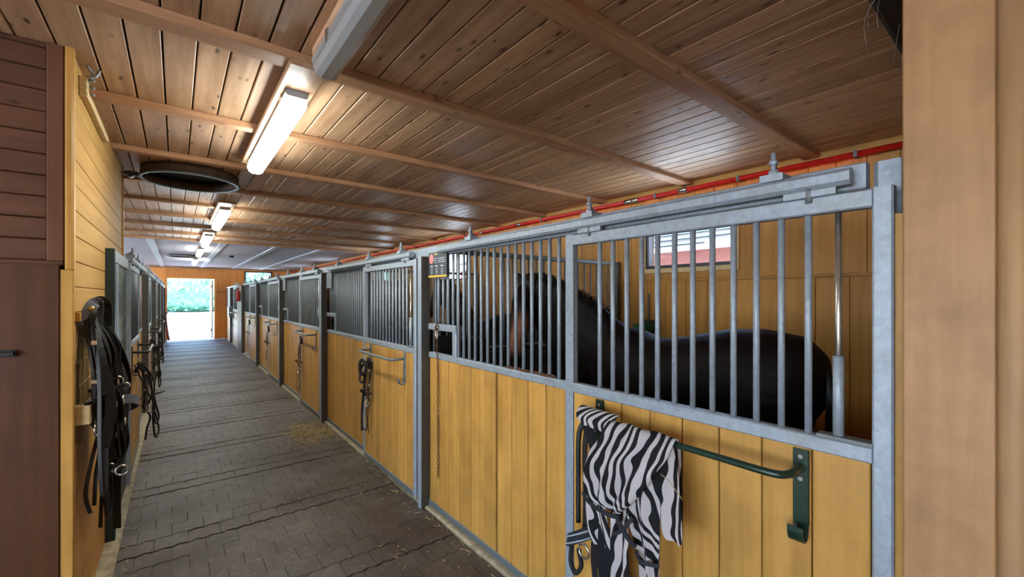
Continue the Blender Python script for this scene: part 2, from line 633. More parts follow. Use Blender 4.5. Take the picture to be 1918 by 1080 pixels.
struct('kerb', 'narrow concrete kerb along the left wall', 'kerb', bar_mesh(0.10, YE - YN, 0.06, M['concrete'], 0.012), None, (XL + 0.03, (YE + YN) / 2, -0.005))
struct('kerb', 'narrow concrete kerb under the right stall fronts', 'kerb', bar_mesh(0.14, YE - 0.1, 0.05, M['concrete'], 0.012), None, (PX1 + 0.075, YE / 2 + 0.05, -0.005))
bar('bedding', (1.68, 0.3, -0.02), (XB, YE, 0.05), M['straw'], floor)
bar('left_slab', (XO, YN + .1, -0.02), (XL - 0.06, YE, 0.02), M['sand'], floor)

# ------------------------------------------------------------------ ceiling
ceil = struct('ceiling', 'knotty pine board ceiling crossed by joists', 'ceiling')
bar('deck', (XO, YB, ZC + 0.022), (XB + 0.2, YE, ZC + 0.30), M['backing'], ceil)
Y_WHITE = 10.95
x = XO
PLW = 0.127
x = -0.3036 - 26 * PLW
joints = []
while x < XB:
    # boards run the length of the aisle, with butt joints here and there
    bar('plank', (x + 0.0035, YB, ZC + random.uniform(-0.001, 0.001)), (x + PLW - 0.0035, Y_WHITE, ZC + 0.02), M['pineY'], ceil, 0.004)
    x += PLW
for i in range(-4, 10):
    y = 1.25 + 1.06 * i
    wd = 0.115 if i in (0, 1) else 0.085
    bar('joist', (XO, y - wd, ZC - 0.042), (XB, y, ZC + 0.002), M['pineX'], ceil, 0.006)
# smooth white section near the far end
xs = [XO, -1.45, -0.41, 0.80, 1.83, 2.79, XB]
for a, b in zip(xs, xs[1:]):
    for y0, y1 in ((Y_WHITE, 14.2), (14.2, 17.4), (17.4, YE)):
        bar('white_panel', (a + .003, y0 + .003, ZC - 0.004), (b - .003, y1 - .003, ZC + 0.02), M['white'], ceil, 0.003)
for xx in xs[1:-1]:
    bar('batten', (xx - 0.06, Y_WHITE, ZC - 0.022), (xx + 0.06, YE, ZC - 0.004), M['whitestrip'], ceil, 0.004)
bar('cornice_strip', (XO, YE - 0.05, ZC - 0.07), (XB, YE, ZC), M['pineX'], ceil)

# ------------------------------------------------------------------ right outer wall with windows
wall_r = struct('wall_right', 'ochre boarded outer wall behind the right stalls', 'wall')
WINS = [(1.825, 2.775), (6.42, 7.37), (9.95, 10.9), (13.5, 14.45), (17.0, 17.95)]
WZ0, WZ1 = 2.0, 2.56
ys = [YB] + [v for p in WINS for v in p] + [YE]
for i in range(0, len(ys), 2):
    bar('wall_core', (XB + 0.03, ys[i], 0), (XB + 0.16, ys[i + 1], ZC + .02), M['backing'], wall_r)
for a, b in WINS:
    bar('wall_core', (XB + 0.03, a, 0), (XB + 0.16, b, WZ0), M['backing'], wall_r)
    bar('wall_core', (XB + 0.03, a, WZ1), (XB + 0.16, b, ZC + .02), M['backing'], wall_r)
def wall_boards(y0, y1, bw, za, zb, mat):
    y = y0
    while y < y1 - 0.02:
        e = min(y + bw, y1)
        segs = [(za, zb)]
        for a, b in WINS:
            if e > a + 0.005 and y < b - 0.005 and za < WZ1 and zb > WZ0:
                segs = [(za, WZ0), (WZ1, zb)]
                if y < a - 0.001: e = a
                elif e > b + 0.001: e = b
        for s0, s1 in segs:
            if s1 - s0 > 0.01:
                bar('board', (XB + random.uniform(-.001, .001), y + 0.0015, s0), (XB + 0.03, e - 0.0015, s1), mat, wall_r, 0.003)
        y = e
wall_boards(0.28, 11.0, 0.19, 1.885, 2.80, M['wallZ'])
wall_boards(0.28, 11.0, 0.225, 0.03, 1.855, M['wallZ'])
wall_boards(11.0, YE, 0.6, 0.03, 2.80, M['wallZ'])
bar('mid_rail', (XB - 0.012, 0.28, 1.855), (XB + 0.03, YE, 1.885), M['yellowY'], wall_r)
bar('top_rail', (XB - 0.04, 0.28, 2.80), (XB + 0.03, YE, ZC), M['yellowY'], wall_r)
for i, (a, b) in enumerate(WINS):
    wn_ = struct('window_%d' % (i + 1), ['wide low window with dark frame behind the nearest right stall', 'window behind the second right stall, seen past the black sign', 'window behind the third right stall', 'window behind the fourth right stall', 'window behind the far right stalls'][i], 'window', None, None, (XB, (a + b) / 2, (WZ0 + WZ1) / 2))
    hw, hh = (b - a) / 2, (WZ1 - WZ0) / 2
    f = 0.035
    for (lo, hi) in (((0.0, -hw, -hh), (0.07, hw, -hh + f)), ((0.0, -hw, hh - f), (0.07, hw, hh)), ((0.0, -hw, -hh + f), (0.07, -hw + f, hh - f)), ((0.0, hw - f, -hh + f), (0.07, hw, hh - f))):
        bar('frame_bar', lo, hi, M['frame_dark'], wn_)
    for (lo, hi) in (((-0.02, -hw - .05, -hh - 0.05), (0.03, hw + .05, -hh)), ((-0.015, -hw - .05, -hh), (0.03, -hw, hh + .04)), ((-0.015, hw, -hh), (0.03, hw + .05, hh + .04)), ((-0.015, -hw, hh), (0.03, hw, hh + 0.04))):
        bar('trim_board', lo, hi, M['cream'], wn_)
    bar('pane', (0.04, -hw + f, -hh + f), (0.046, hw - f, hh - f), M['glass'], wn_)

# red pipe on brackets along that wall
pipe = thing('water_pipe', 'long red water pipe running under the ceiling above the right stalls', 'pipe', (XB - 0.075, 0.0, 2.772))
cyl('pipe', (0, 0.30, 0), (0, YE - 0.02, 0), 0.022, M['red'], pipe, 12)
for y in (0.9, 1.75, 2.60, 4.4, 6.4, 8.4, 10.4, 12.4, 14.4, 16.4, 18.4):
    b_ = bar('pipe_clamp', (-0.026, y - 0.012, -0.026), (0.026, y + 0.012, 0.026), M['galvd'], pipe)
    adopt(bar('clamp_stem', (0.02, y - 0.008, -0.02), (0.074, y + 0.008, 0.03), M['galvd'], pipe), b_)
for y in (2.285, 2.86, 2.95, 4.9, 5.9):
    cyl('coupling', (0, y - 0.045, 0), (0, y + 0.045, 0), 0.027, M['chrome'], pipe, 10)

# ------------------------------------------------------------------ far end wall, door, window
wall_f = struct('wall_far', 'orange boarded end wall around the open doorway', 'wall')
DX0, DX1, DZ = -0.27, 1.20, 2.40
FW = (2.22, 3.23, 2.18, 2.75)
segs = [(XO, DX0, 0, ZC), (DX0, DX1, DZ, ZC), (DX1, FW[0], 0, ZC), (FW[0], FW[1], 0, FW[2]), (FW[0], FW[1], FW[3], ZC), (FW[1], XB + .16, 0, ZC)]
for a, b, z0, z1 in segs:
    bar('wall_core', (a, YE + 0.03, z0), (b, YE + 0.18, z1), M['backing'], wall_f)
    x = a
    nseg = max(1, round((b - a) / 0.5))
    for i in range(nseg):
        x0, x1 = a + (b - a) * i / nseg, a + (b - a) * (i + 1) / nseg
        for zz0, zz1 in ((z0, min(z1, 1.88)), (max(z0, 1.90), z1)):
            if zz1 - zz0 > 0.03:
                bar('board', (x0 + .002, YE, zz0), (x1 - .002, YE + 0.03, zz1), M['orange'], wall_f, 0.004)
for lo, hi in (((DX0 - 0.09, YE - 0.03, 0), (DX0, YE + 0.18, DZ + 0.0)), ((DX1, YE - 0.03, 0), (DX1 + 0.09, YE + 0.18, DZ)), ((DX0 - 0.09, YE - 0.03, DZ), (DX1 + 0.09, YE + 0.18, DZ + 0.06))):
    bar('door_trim', lo, hi, M['orange'], wall_f)
d1 = struct('door_1', 'white stable door leaf standing open outside the far doorway', 'door', None, None, (DX1 - 0.02, YE + 0.18, 0))
for k_ in range(5):
    bar('panel', (-0.06, 0.01 + 0.24 * k_, 0.03), (-0.015, 0.24 + 0.24 * k_, 2.36), M['white'], d1)
for z in (0.3, 2.05):
    bar('ledge', (-0.09, 0.01, z), (-0.06, 1.2, z + 0.1), M['white'], d1)
w6 = struct('window_6', 'small bright window high in the orange end wall', 'window', None, None, ((FW[0] + FW[1]) / 2, YE, (FW[2] + FW[3]) / 2))
hw, hh = (FW[1] - FW[0]) / 2, (FW[3] - FW[2]) / 2
for lo, hi in (((-hw, -.02, -hh), (hw, .06, -hh + .05)), ((-hw, -.02, hh - .05), (hw, .06, hh)), ((-hw, -.02, -hh), (-hw + .05, .06, hh)), ((hw - .05, -.02, -hh), (hw, .06, hh))):
    bar('frame_bar', lo, hi, M['frame_dark'], w6)
bar('pane', (-hw + .05, .02, -hh + .05), (hw - .05, .026, hh - .05), M['glass'], w6)

# ------------------------------------------------------------------ left: outer shell, yellow wall, brown wall facing the camera
wo_ = struct('wall_left_outer', 'outer wall behind the left stalls', 'wall')
GY0, GY1, GZ = -2.6, 2.0, 2.6      # unseen opening added on the left to light the right stall fronts
ADDED_WINS = [(5.6, 8.0), (8.6, 11.0), (11.6, 14.0), (14.6, 17.0), (17.6, 20.0)]  # unseen windows, added and made large to bring daylight to the far ceiling
lys = [GY1] + [v for p in ADDED_WINS for v in p] + [YE]
for i in range(0, len(lys), 2):
    bar('wall_core', (XO - 0.15, lys[i], 0), (XO, lys[i + 1], ZC + .02), M['wallZ'], wo_)
for i, (a, b) in enumerate(ADDED_WINS):
    bar('wall_core', (XO - 0.15, a, 0), (XO, b, 1.25), M['wallZ'], wo_)
    bar('wall_core', (XO - 0.15, a, 2.70), (XO, b, ZC + .02), M['wallZ'], wo_)
    wn_ = struct('window_%d' % (7 + i), 'unseen window added behind the left stalls to let daylight in', 'window', None, None, (XO, (a + b) / 2, 1.975))
    wn_['group'] = 'added daylight windows behind the left stalls'
    for lo, hi in (((-.1, -1.2, -.725), (-.02, 1.2, -.68)), ((-.1, -1.2, .68), (-.02, 1.2, .725)), ((-.1, -1.2, -.68), (-.02, -1.155, .68)), ((-.1, 1.155, -.68), (-.02, 1.2, .68)), ((-.1, -.025, -.68), (-.02, .025, .68))):
        bar('frame_bar', lo, hi, M['frame_dark'], wn_)
    bar('pane', (-.06, -1.155, -.68), (-.055, -.025, .68), M['glass'], wn_)
    bar('pane', (-.06, .025, -.68), (-.055, 1.155, .68), M['glass'], wn_)
struct('ground_added_dark', 'unseen dark ground added outside the left opening to cut bounced light', 'ground', bar_mesh(14, 12, 0.1, M['dim_ground'], 0.0), None, (XO - 7.2, -0.3, -0.14))  # added out of view, kept dark so less light bounces onto the near ceiling
bar('wall_core', (XO - 0.15, YB, 0), (XO, GY0, ZC + .02), M['wallZ'], wo_)
bar('lintel', (XO - 0.15, GY0, GZ), (XO, GY1, ZC + .02), M['wallZ'], wo_)
wb = struct('wall_back', 'boarded wall behind the camera', 'wall')
bar('wall_core', (XO, YB - 0.15, 0), (XB + .16, YB, ZC), M['wallZ'], wb)

wall_l = struct('wall_left', 'pale yellow boarded wall on the left with tack hanging on it', 'wall')
Y1L = 5.12
bar('wall_core', (XL - 0.12, YN + 0.03, 2.03), (XL - 0.022, Y1L, ZC), M['backing'], wall_l)
bar('wall_core', (XL - 0.12, YN + 0.03, 0.0), (XL - 0.022, 3.98, 2.03), M['backing'], wall_l)
z = 1.13
while z < ZC - 0.01:
    z1 = min(z + 0.123, ZC)
    bar('board', (XL - 0.022, YN + 0.03, z + 0.001), (XL + random.uniform(-.0008, .0008), Y1L if z1 > 2.06 else 3.98, z1 - 0.001), M['wallY'], wall_l, 0.003)
    z = z1
bar('plywood_sheet', (XL - 0.022, YN + 0.03, 0.02), (XL - 0.001, 3.98, 1.128), M['ply'], wall_l, 0.003)
bar('corner_board', (XL - 0.12, Y1L, 2.03), (XL + 0.012, Y1L + 0.025, ZC), M['yellowZ'], wall_l)

wall_n = struct('wall_front', 'dark brown boarded wall facing the camera at the left edge', 'wall')
bar('wall_core', (XO, YN + 0.03, 0), (XL - 0.12, YN + 0.12, ZC), M['backing'], wall_n)
z = 1.865
while z < ZC - 0.005:
    z1 = min(z + 0.0965, ZC)
    bar('plank', (-2.2, YN + random.uniform(-.001, .001), z + 0.0015), (-0.465, YN + 0.03, z1 - 0.0015), M['darkX'], wall_n, 0.004)
    z = z1
bar('upright_board', (-0.462, YN - 0.012, 1.865), (-0.405, YN + 0.03, ZC), M['darkZ'], wall_n)
bar('corner_strip', (-0.403, YN - 0.02, 1.825), (-0.373, YN + 0.03, ZC - 0.0), M['yellowZ'], wall_n, 0.008)
bar('lower_board', (-2.2, YN - 0.002, 0.02), (-0.422, YN + 0.03, 1.845), M['brownply'], wall_n, 0.004)
bar('ledge_strip', (-2.2, YN - 0.008, 1.845), (-0.41, YN + 0.03, 1.865), M['darkX'], wall_n, 0.004)
bar('edge_strip', (-0.421, YN + 0.002, 0.02), (XL + 0.004, YN + 0.03, 1.824), M['yellowZ'], wall_n, 0.004)
hd = thing('door_handle_catch', 'small black handle on the dark brown board at the left edge', 'handle', (-0.585, YN - 0.002, 1.45))
bar('backplate', (-0.03, -0.008, -0.016), (0.03, 0.0, 0.016), M['black'], hd)
bar('grip', (-0.034, -0.034, -0.009), (0.028, -0.020, 0.009), M['black'], hd)
for s_ in (-0.022, 0.018):
    bar('stud', (s_ - .005, -0.022, -.006), (s_ + .005, -0.006, .006), M['black'], hd)

# ------------------------------------------------------------------ right foreground jamb, end wall of first stall, dark beam
jamb = struct('column', 'scuffed ochre wooden jamb close to the camera at the right edge', 'column')
bar('face_board', (1.50, 0.074, 0), (1.535, 0.239, ZC), M['jamb'], jamb, 0.004)
bar('core', (1.535, -0.02, 0), (1.60, 0.225, ZC), M['backing'], jamb)
bm = bmesh.new()
sweep(bm, [Vector((1.50, 0.047, 0)), Vector((1.50, 0.047, ZC))], lambda t: [(0.027 * math.cos(a * math.pi / 6), 0.027 * math.sin(a * math.pi / 6)) for a in range(12)], Vector((1, 0, 0)))
bm_obj('rounded_trim', bm, M['jamb2'], jamb, True)
bar('side_board', (1.50, -0.6, 0), (1.53, 0.02, ZC), M['jamb2'], jamb)
bar('rear_batten', (1.57, 0.2395, 0), (1.60, 0.272, 1.93), M['yellowZ'], jamb)
we = struct('wall_stall_end', 'boarded wall closing the near side of the first right stall', 'wall')
for i in range(10):
    bar('board', (1.62 + 0.247 * i, 0.10, 0), (1.864 + 0.247 * i, 0.16, ZC), M['wallZ'], we)
for i in range(4):
    bar('board', (1.6, -0.6 - 0.65 * i, 0), (1.64, 0.02 - 0.65 * i, ZC), M['wallZ'], we)
beam = struct('trim_1', 'dark cobwebbed beam under the ceiling at upper right', 'beam', bar_mesh(2.47, 0.28, 0.115, M['dark_rough'], 0.02), None, (2.86, 0.26, ZC - 0.0575))
for i in range(14):
    x0 = random.uniform(1.75, 2.9)
    y0 = random.uniform(0.32, 0.41)
    z0 = ZC - random.uniform(0.06, 0.115)
    pts = [(x0, y0, z0), (x0 + random.uniform(-.02, .03), y0 + random.uniform(.0, .03), z0 - random.uniform(.04, .08)), (x0 + random.uniform(-.02, .05), y0 + random.uniform(-.02, .05), z0 - random.uniform(.1, .2))]
    o = tube('cobweb_strand', [Vector(p) - Vector((2.86, 0.26, ZC - 0.0575)) for p in pts], 0.0011, M['web'], beam, 4, True, 3)

# ------------------------------------------------------------------ ventilation ducts
def duct(x, y, rad, drop, label, detail):
    t = thing('ceiling_vent', label, 'vent', (x, y, ZC), 0, None)
    k_ = 36
    def ringpair(r0, r1, z0, z1, name, mat):
        bm = bmesh.new()
        L = [[bm.verts.new((r * math.cos(2 * math.pi * i / k_), r * math.sin(2 * math.pi * i / k_), z)) for i in range(k_)] for r, z in ((r0, z0), (r1, z0), (r1, z1), (r0, z1))]
        for a in range(4):
            for i in range(k_):
                bm.faces.new((L[a][i], L[a][(i + 1) % k_], L[(a + 1) % 4][(i + 1) % k_], L[(a + 1) % 4][i]))
        return bm_obj(name, bm, mat, t, True)
    ringpair(rad - 0.012, rad, -drop, 0.0, 'collar', M['duct'])
    ringpair(rad - 0.014, rad + 0.012, -drop - 0.014, -drop, 'rim', M['galvd'])
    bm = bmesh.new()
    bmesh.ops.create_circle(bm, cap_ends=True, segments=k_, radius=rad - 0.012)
    bm_obj('shaft_shade', bm, M['pebble'], t, loc=(0, 0, -0.004))  # black disc across the opening, paints in the darkness of the shaft
    if detail:
        pl = bar('pulley_block', (-rad - 0.10, -0.035, -drop - 0.02), (-rad - 0.012, 0.005, -drop + 0.015), M['black'], t)
        cyl('pulley_wheel', (-rad - 0.06, -0.05, -drop - 0.01), (-rad - 0.06, 0.02, -drop - 0.01), 0.026, M['black'], t)
        tube('cord', [(-rad - 0.1, -0.015, -drop), (-rad - 0.25, 0.0, -drop + .01), (XL - x, 0.06, -drop - 0.02)], 0.004, M['rope'], t, 5)
    return t
duct(0.117, 4.98, 0.37, 0.08, 'round ventilation opening with pale rim in the pine ceiling', True)
duct(0.20, 15.0, 0.40, 0.03, 'dark round ventilation opening in the white far ceiling', False)
det = thing('smoke_detector', 'small dark detector on the white far ceiling', 'detector', (1.22, 14.3, ZC - 0.004))
bm = bmesh.new(); bmesh.ops.create_cone(bm, cap_ends=True, segments=16, radius1=0.05, radius2=0.07, depth=0.05)
bm_obj('housing', bm, M['black'], det, loc=(0, 0, -0.025))

# ------------------------------------------------------------------ fluorescent lamps
def lamp(x, y0, L, lit, label, board=True):
    t = thing('ceiling_lamp', label, 'lamp', (x, y0, ZC))
    zb = -0.042
    if board:
        bar('mounting_board', (-0.085, -0.28, zb - 0.028), (0.085, L + 0.1, zb), M['pineY'], t, 0.004)
        zb -= 0.028
    else:
        bar('mounting_board', (-0.05, -0.02, zb - 0.006), (0.05, L + 0.02, 0), M['pineY'], t, 0.004)
        zb -= 0.006
    bar('housing', (-0.055, -0.01, zb - 0.035), (0.055, L + 0.01, zb), M['lampbody'], t, 0.012)
    zz = zb - 0.033
    bm = bmesh.new()
    half = [(-0.056, 0.0), (-0.056, -0.03), (-0.045, -0.055), (-0.022, -0.068), (0.022, -0.068), (0.045, -0.055), (0.056, -0.03), (0.056, 0.0)]
    sec = [(0.0, 0.82), (0.02, 1.0), (L - 0.02, 1.0), (L, 0.82)]
    rr = [[bm.verts.new((a * s, yy, zz + b * s)) for a, b in half] for yy, s in sec]
    for r0, r1 in zip(rr, rr[1:]):
        for j in range(len(half)):
            bm.faces.new((r0[j], r0[(j + 1) % 8], r1[(j + 1) % 8], r1[j]))
    bm.faces.new(rr[0][::-1]); bm.faces.new(rr[-1])
    df = bm_obj('diffuser', bm, M['lit'] if lit else M['unlit'], t)
    for yy in (0.10, L - 0.10) if lit else (0.25, L - 0.25):
        for sx in (-1, 1):
            bar('clip', (sx * 0.057 - .004, yy - .015, zz - 0.02), (sx * 0.057 + .004, yy + .015, zz + 0.03), M['chrome'], t)
    if lit:
        ld = bpy.data.lights.new('lamp_light', 'AREA')
        ld.shape = 'RECTANGLE'
        ld.size = 0.10
        ld.size_y = L - 0.05
        ld.energy = LAMP_W
        ld.color = (0.97, 1.0, 0.93)
        lo = bpy.data.objects.new('lamp_light', ld)
        C.objects.link(lo)
        lo.parent = t
        lo.location = (0, L / 2, zz - 0.072)
    else:
        for sx in (-0.018, 0.018):
            cyl('tube', (sx, 0.03, zz - 0.02), (sx, L - 0.03, zz - 0.02), 0.013, M['signwhite'], t)
    return t
lamp(0.545, 0.60, 1.5, False, 'unlit grey fluorescent tube lamp nearest the camera on the ceiling', False)
lamp(0.50, 2.47, 1.5, True, 'brightest lit tube lamp, largest glowing strip on the pine ceiling')
lamp(0.47, 6.22, 1.5, True, 'lit tube lamp just beyond the round ceiling vent')
lamp(0.45, 9.10, 1.5, True, 'lit tube lamp on the last pine boards before the white ceiling')
lamp(0.45, 12.0, 1.5, True, 'lit tube lamp first on the white far ceiling', False)
lamp(0.45, 15.6, 1.5, True, 'farthest lit lamp near the end doorway', False)

# ------------------------------------------------------------------ stall fronts
Z_SILL0, Z_SILL1 = 1.21, 1.255
ZH0, ZH1 = 2.02, 2.10

def stall_front(y0, L, s, x0, label, style, group, hatch=False, wood_='yellowZ', gap=None):
    """fixed half of a stall front; local x points into the stall (times s)"""
    t = thing('stall_enclosure', label, 'stall front', (x0, y0, 0), 0, group)
    X = lambda v: s * v
    def b(name, lo, hi, mat, par=t):
        return bar(name, (X(lo[0]), lo[1], lo[2]), (X(hi[0]), hi[1], hi[2]), mat, par)
    y1 = L
    yd = 1.37
    po = b('post', (-0.064, y1 - 0.025, 0), (0.012, y1 + 0.025, 2.02), M['darksteel'])
    adopt(b('front_flange', (-0.070, y1 - 0.026, 0), (-0.064, y1 + 0.026, 2.021), M['galv']), po)
    b('header', (0.0, 0.185, ZH0), (0.045, y1 + 0.183, ZH1), M['galv'])
    b('header_plate', (-0.012, y1 - 0.32, ZH0 + 0.004), (0.0, y1 - 0.06, ZH1 - 0.004), M['galv'])
    b('sill_rail', (0.0, yd, Z_SILL0), (0.045, y1 - 0.025, Z_SILL1), M['galv'])
    b('base_rail', (0.0, yd, 0.02), (0.04, y1 - 0.025, 0.068), M['galvd'])
    b('end_stile', (0.0, yd, 0.068), (0.045, yd + 0.055, Z_SILL0), M['galv'])
    b('end_stile', (0.0, yd, Z_SILL1), (0.045, yd + 0.055, ZH0), M['galv'])
    n = 10
    p0, p1 = yd + 0.057, y1 - 0.027
    pw = (p1 - p0) / n
    for i in range(n):
        g0 = random.uniform(0.002, 0.0045) if i != gap else 0.013
        g1 = random.uniform(0.002, 0.0045) if i + 1 != gap else 0.006
        dx = random.uniform(-0.002, 0.002)
        b('plank', (0.006 + dx, p0 + i * pw + g0, 0.068), (0.034 + dx, p0 + (i + 1) * pw - g1, Z_SILL0), M[wood_])
    b('plank_backing', (0.034, p0, 0.068), (0.042, p1, Z_SILL0), M['pebble'])
    if style == 'bars':
        yb = 1.415
        for i in range(20):
            y = yb + 0.0745 * i
            if y > y1 - 0.05: break
            z0 = 1.485 if hatch and y > 2.56 else Z_SILL1
            cyl('bar', (X(0.022), y, z0), (X(0.022), y, ZH0), 0.0108, M['galv'], t)
    else:
        sh = b('mesh_sheet', (0.016, yd + 0.055, Z_SILL1), (0.022, y1 - 0.025, ZH0), M['mesh'])
        for i in range(14):
            y = yd + 0.1 + 0.1 * i
            if y < y1 - 0.05:
                cyl('rib', (X(0.012), y, Z_SILL1), (X(0.012), y, ZH0), 0.006, M['mesh'], t, 6)
    if hatch:
        b('hatch_rail', (-0.004, 2.53, 1.435), (0.046, y1 - 0.025, 1.485), M['galv'])
        b('hatch_stile', (-0.002, 2.53, Z_SILL1), (0.044, 2.585, 1.435), M['galv'])
        bm = bmesh.new()
        add_box(bm, (0.05, 2.56, 1.0), (0.30, y1 - .03, 1.02))
        add_box(bm, (0.29, 2.56, 1.0), (0.30, y1 - .03, 1.38))
        add_box(bm, (0.05, 2.56, 1.0), (0.30, 2.57, 1.38))
        add_box(bm, (0.05, y1 - .04, 1.0), (0.30, y1 - .03, 1.38))
        for v in bm.verts: v.co.x *= s
        bm_obj('feed_trough', bm, M['pebble'], t)
    return t

def stall_door(y0, s, x0, label, style, group, wood_='yellowZ', latch=False, half=False):
    """sliding door hung on the track; 1.255 m wide"""
    t = thing('sliding_door', label, 'stall door', (x0, y0 + 0.115, 0), 0, group)
    X = lambda v: s * v
    def b(name, lo, hi, mat, par=t):
        return bar(name, (X(lo[0]), lo[1], lo[2]), (X(hi[0]), hi[1], hi[2]), mat, par)
    W = 1.255
    b('stile', (0.0, 0.0, 0.03), (0.042, 0.047, 2.01), M['galv'])
    b('stile', (0.0, W - 0.047, 0.03), (0.042, W, 2.01), M['galv'])
    b('top_rail', (0.001, 0.047, 1.955), (0.041, W - 0.047, 2.008), M['galv'])
    b('middle_rail', (0.001, 0.047, 1.222), (0.041, W - 0.047, 1.27), M['galv'])
    b('bottom_rail', (0.001, 0.047, 0.032), (0.041, W - 0.047, 0.078), M['galvd'])
    n = 8
    pw = (W - 0.098) / n
    for i in range(n):
        dx = random.uniform(-0.0015, 0.0015)
        b('plank', (0.006 + dx, 0.049 + i * pw + .002, 0.078), (0.032 + dx, 0.049 + (i + 1) * pw - .002, 1.222), M[wood_])
    b('plank_backing', (0.032, 0.049, 0.078), (0.038, W - 0.049, 1.222), M['pebble'])
    if style == 'bars':
        for i in range(12):
            y = 0.207 + 0.0767 * i
            cyl('bar', (X(0.021), y, 1.27), (X(0.021), y, 1.955), 0.0108, M['galv'], t)
    else:
        b('mesh_sheet', (0.018, 0.047, 1.27), (0.024, W - 0.047, 1.955), M['mesh'])
        for i in range(11):
            y = 0.1 + 0.1 * i
            cyl('rib', (X(0.014), y, 1.27), (X(0.014), y, 1.955), 0.006, M['mesh'], t, 6)
    yl = 0.129
    lt = cyl('latch_rod', (X(0.02), yl, 1.275), (X(0.02), yl, 1.955), 0.0085, M['chrome'], t)
    cyl('latch_sleeve', (X(0.02), yl, 1.27), (X(0.02), yl, 1.52), 0.0145, M['galv'], t)
    b('latch_plate', (-0.002, yl - 0.085, 1.27), (0.04, yl + 0.05, 1.281), M['galvd'])
    for y in (0.20, 1.10):
        h = b('hanger', (-0.004, y - 0.07, 2.008), (0.012, y + 0.07, 2.030), M['galv'])
        adopt(cyl('hanger_bolt', (X(0.004), y, 1.99), (X(0.004), y, 2.05), 0.011, M['galvd'], t), h)
    return t

def track(t, L, s):
    """sliding-door track with its brackets, parts of a stall front"""
    X = lambda v: s * v
    bar('track_rail', (X(-0.062), 0.21, 2.030), (X(-0.014), L - 0.28, 2.080), M['galv'], t, 0.012)
    for y in (0.416, 1.217, 2.27):
        if y > L - 0.3: continue
        br = bar('track_bracket', (X(-0.068), y - 0.035, 2.078), (X(0.02), y + 0.035, 2.102), M['galv'], t)
        bm = bmesh.new()
        vs = [bm.verts.new((X(a), y + c, z)) for a, z in ((-0.05, 2.10), (0.02, 2.10), (-0.05, 2.145)) for c in (-0.004, 0.004)]
        bm.faces.new((vs[0], vs[2], vs[4])); bm.faces.new((vs[1], vs[5], vs[3]))
        for i, j in ((0, 2), (2, 4), (4, 0)):
            bm.faces.new((vs[i], vs[i + 1], vs[j + 1], vs[j]))
        adopt(bm_obj('gusset', bm, M['galv'], t), br)
        adopt(cyl('bolt', (X(-0.045), y, 2.03), (X(-0.045), y, 2.175), 0.008, M['galv'], t, 8), br)
        adopt(cyl('nut', (X(-0.045), y, 2.10), (X(-0.045), y, 2.117), 0.016, M['galv'], t, 6), br)
        adopt(cyl('nut', (X(-0.045), y, 2.135), (X(-0.045), y, 2.150), 0.014, M['galv'], t, 6), br)

def hanger(t, s, mat):
    """U-shaped blanket bar on two plates screwed to a sliding door t, the nearer plate ending in a hook"""
    zo, yo, xo = 1.0, -0.115, 0.006
    X = lambda v: s * (v + xo)
    ya, yb = 0.336 + yo, 1.15 + yo
    zb = 0.163 + zo
    o = 0.125
    hb = tube('blanket_hanger', [(X(-0.009), ya, zb), (X(-0.05), ya, zb - .002), (X(-o + .03), ya + 0.006, zb - .004), (X(-o), ya + 0.045, zb - .004), (X(-o), ya + 0.20, zb - .004), (X(-o), (ya + yb) / 2, zb - .004), (X(-o), yb - 0.15, zb - .004), (X(-o), yb - 0.035, zb - .004), (X(-o + .03), yb - 0.004, zb - .002), (X(-0.05), yb, zb), (X(-0.009), yb, zb)], 0.0125, mat, t, 8)
    def b(name, lo, hi):
        return bar(name, (X(lo[0]), lo[1], lo[2] + zo), (X(hi[0]), hi[1], hi[2] + zo), mat, hb, 0.002)
    b('plate', (-0.009, ya - 0.022, -0.015), (0.006, ya + 0.022, 0.218))
    b('plate', (-0.009, yb - 0.022, 0.03), (0.006, yb + 0.022, 0.218))
    for y, z in ((ya, 0.195), (ya, 0.125), (yb, 0.195)):
        cyl('screw', (X(-0.013), y, z + zo), (X(-0.006), y, z + zo), 0.007, M['chrome'], hb, 8)
    hk = [(-0.004, 0.02), (-0.006, -0.03), (-0.016, -0.055), (-0.04, -0.058), (-0.055, -0.035), (-0.056, -0.01)]
    strap('hook', [(X(a), ya, z + zo) for a, z in hk], 0.006, 0.042, mat, hb, up=(0, 1, 0))
    return hb

ORD = ['nearest', 'second', 'third', 'fourth', 'fifth', 'sixth']
PITCHB = 2.98
bays = [(0.15, 2.98), (3.13, 2.97), (6.10, 2.97), (9.07, 2.98), (12.05, 2.98), (16.1, 2.4)]
WD = ['yellowZ', 'yellowZ', 'yellowZ', 'yellowZ', 'yellowZ', 'yellowZ']
fixed_lab = ['barred front panel left of the zebra rug door, ten ochre planks below', 'barred front panel beside the door with the grey hanger and black bridle', 'front panel with grey mesh, third along the right side', 'front panel with grey mesh, fourth along the right side', 'front panel with grey mesh, fifth along the right side', 'last front panel on the right, before the end wall']
door_lab = ['galvanised sliding door with the zebra rug hanging on its planks', 'galvanised sliding door with grey hanger, second from the camera on the right', 'grey mesh sliding door, third from the camera on the right', 'grey mesh sliding door, fourth from the camera on the right', 'grey mesh sliding door, fifth from the camera on the right', 'grey mesh sliding door nearest the end wall on the right']
for i, (y0, L) in enumerate(bays):
    st = 'bars' if i < 2 else 'mesh'
    en = stall_front(y0, L, 1, XR, fixed_lab[i], st, 'stall fronts on the right', hatch=i in (0, 1, 2, 3), gap=4 if i == 0 else None)
    track(en, L, 1)
    dr = stall_door(y0, 1, XD, door_lab[i], st, 'sliding doors on the right')
    hanger(dr, 1, M['green'] if i == 0 else M['galvd'])

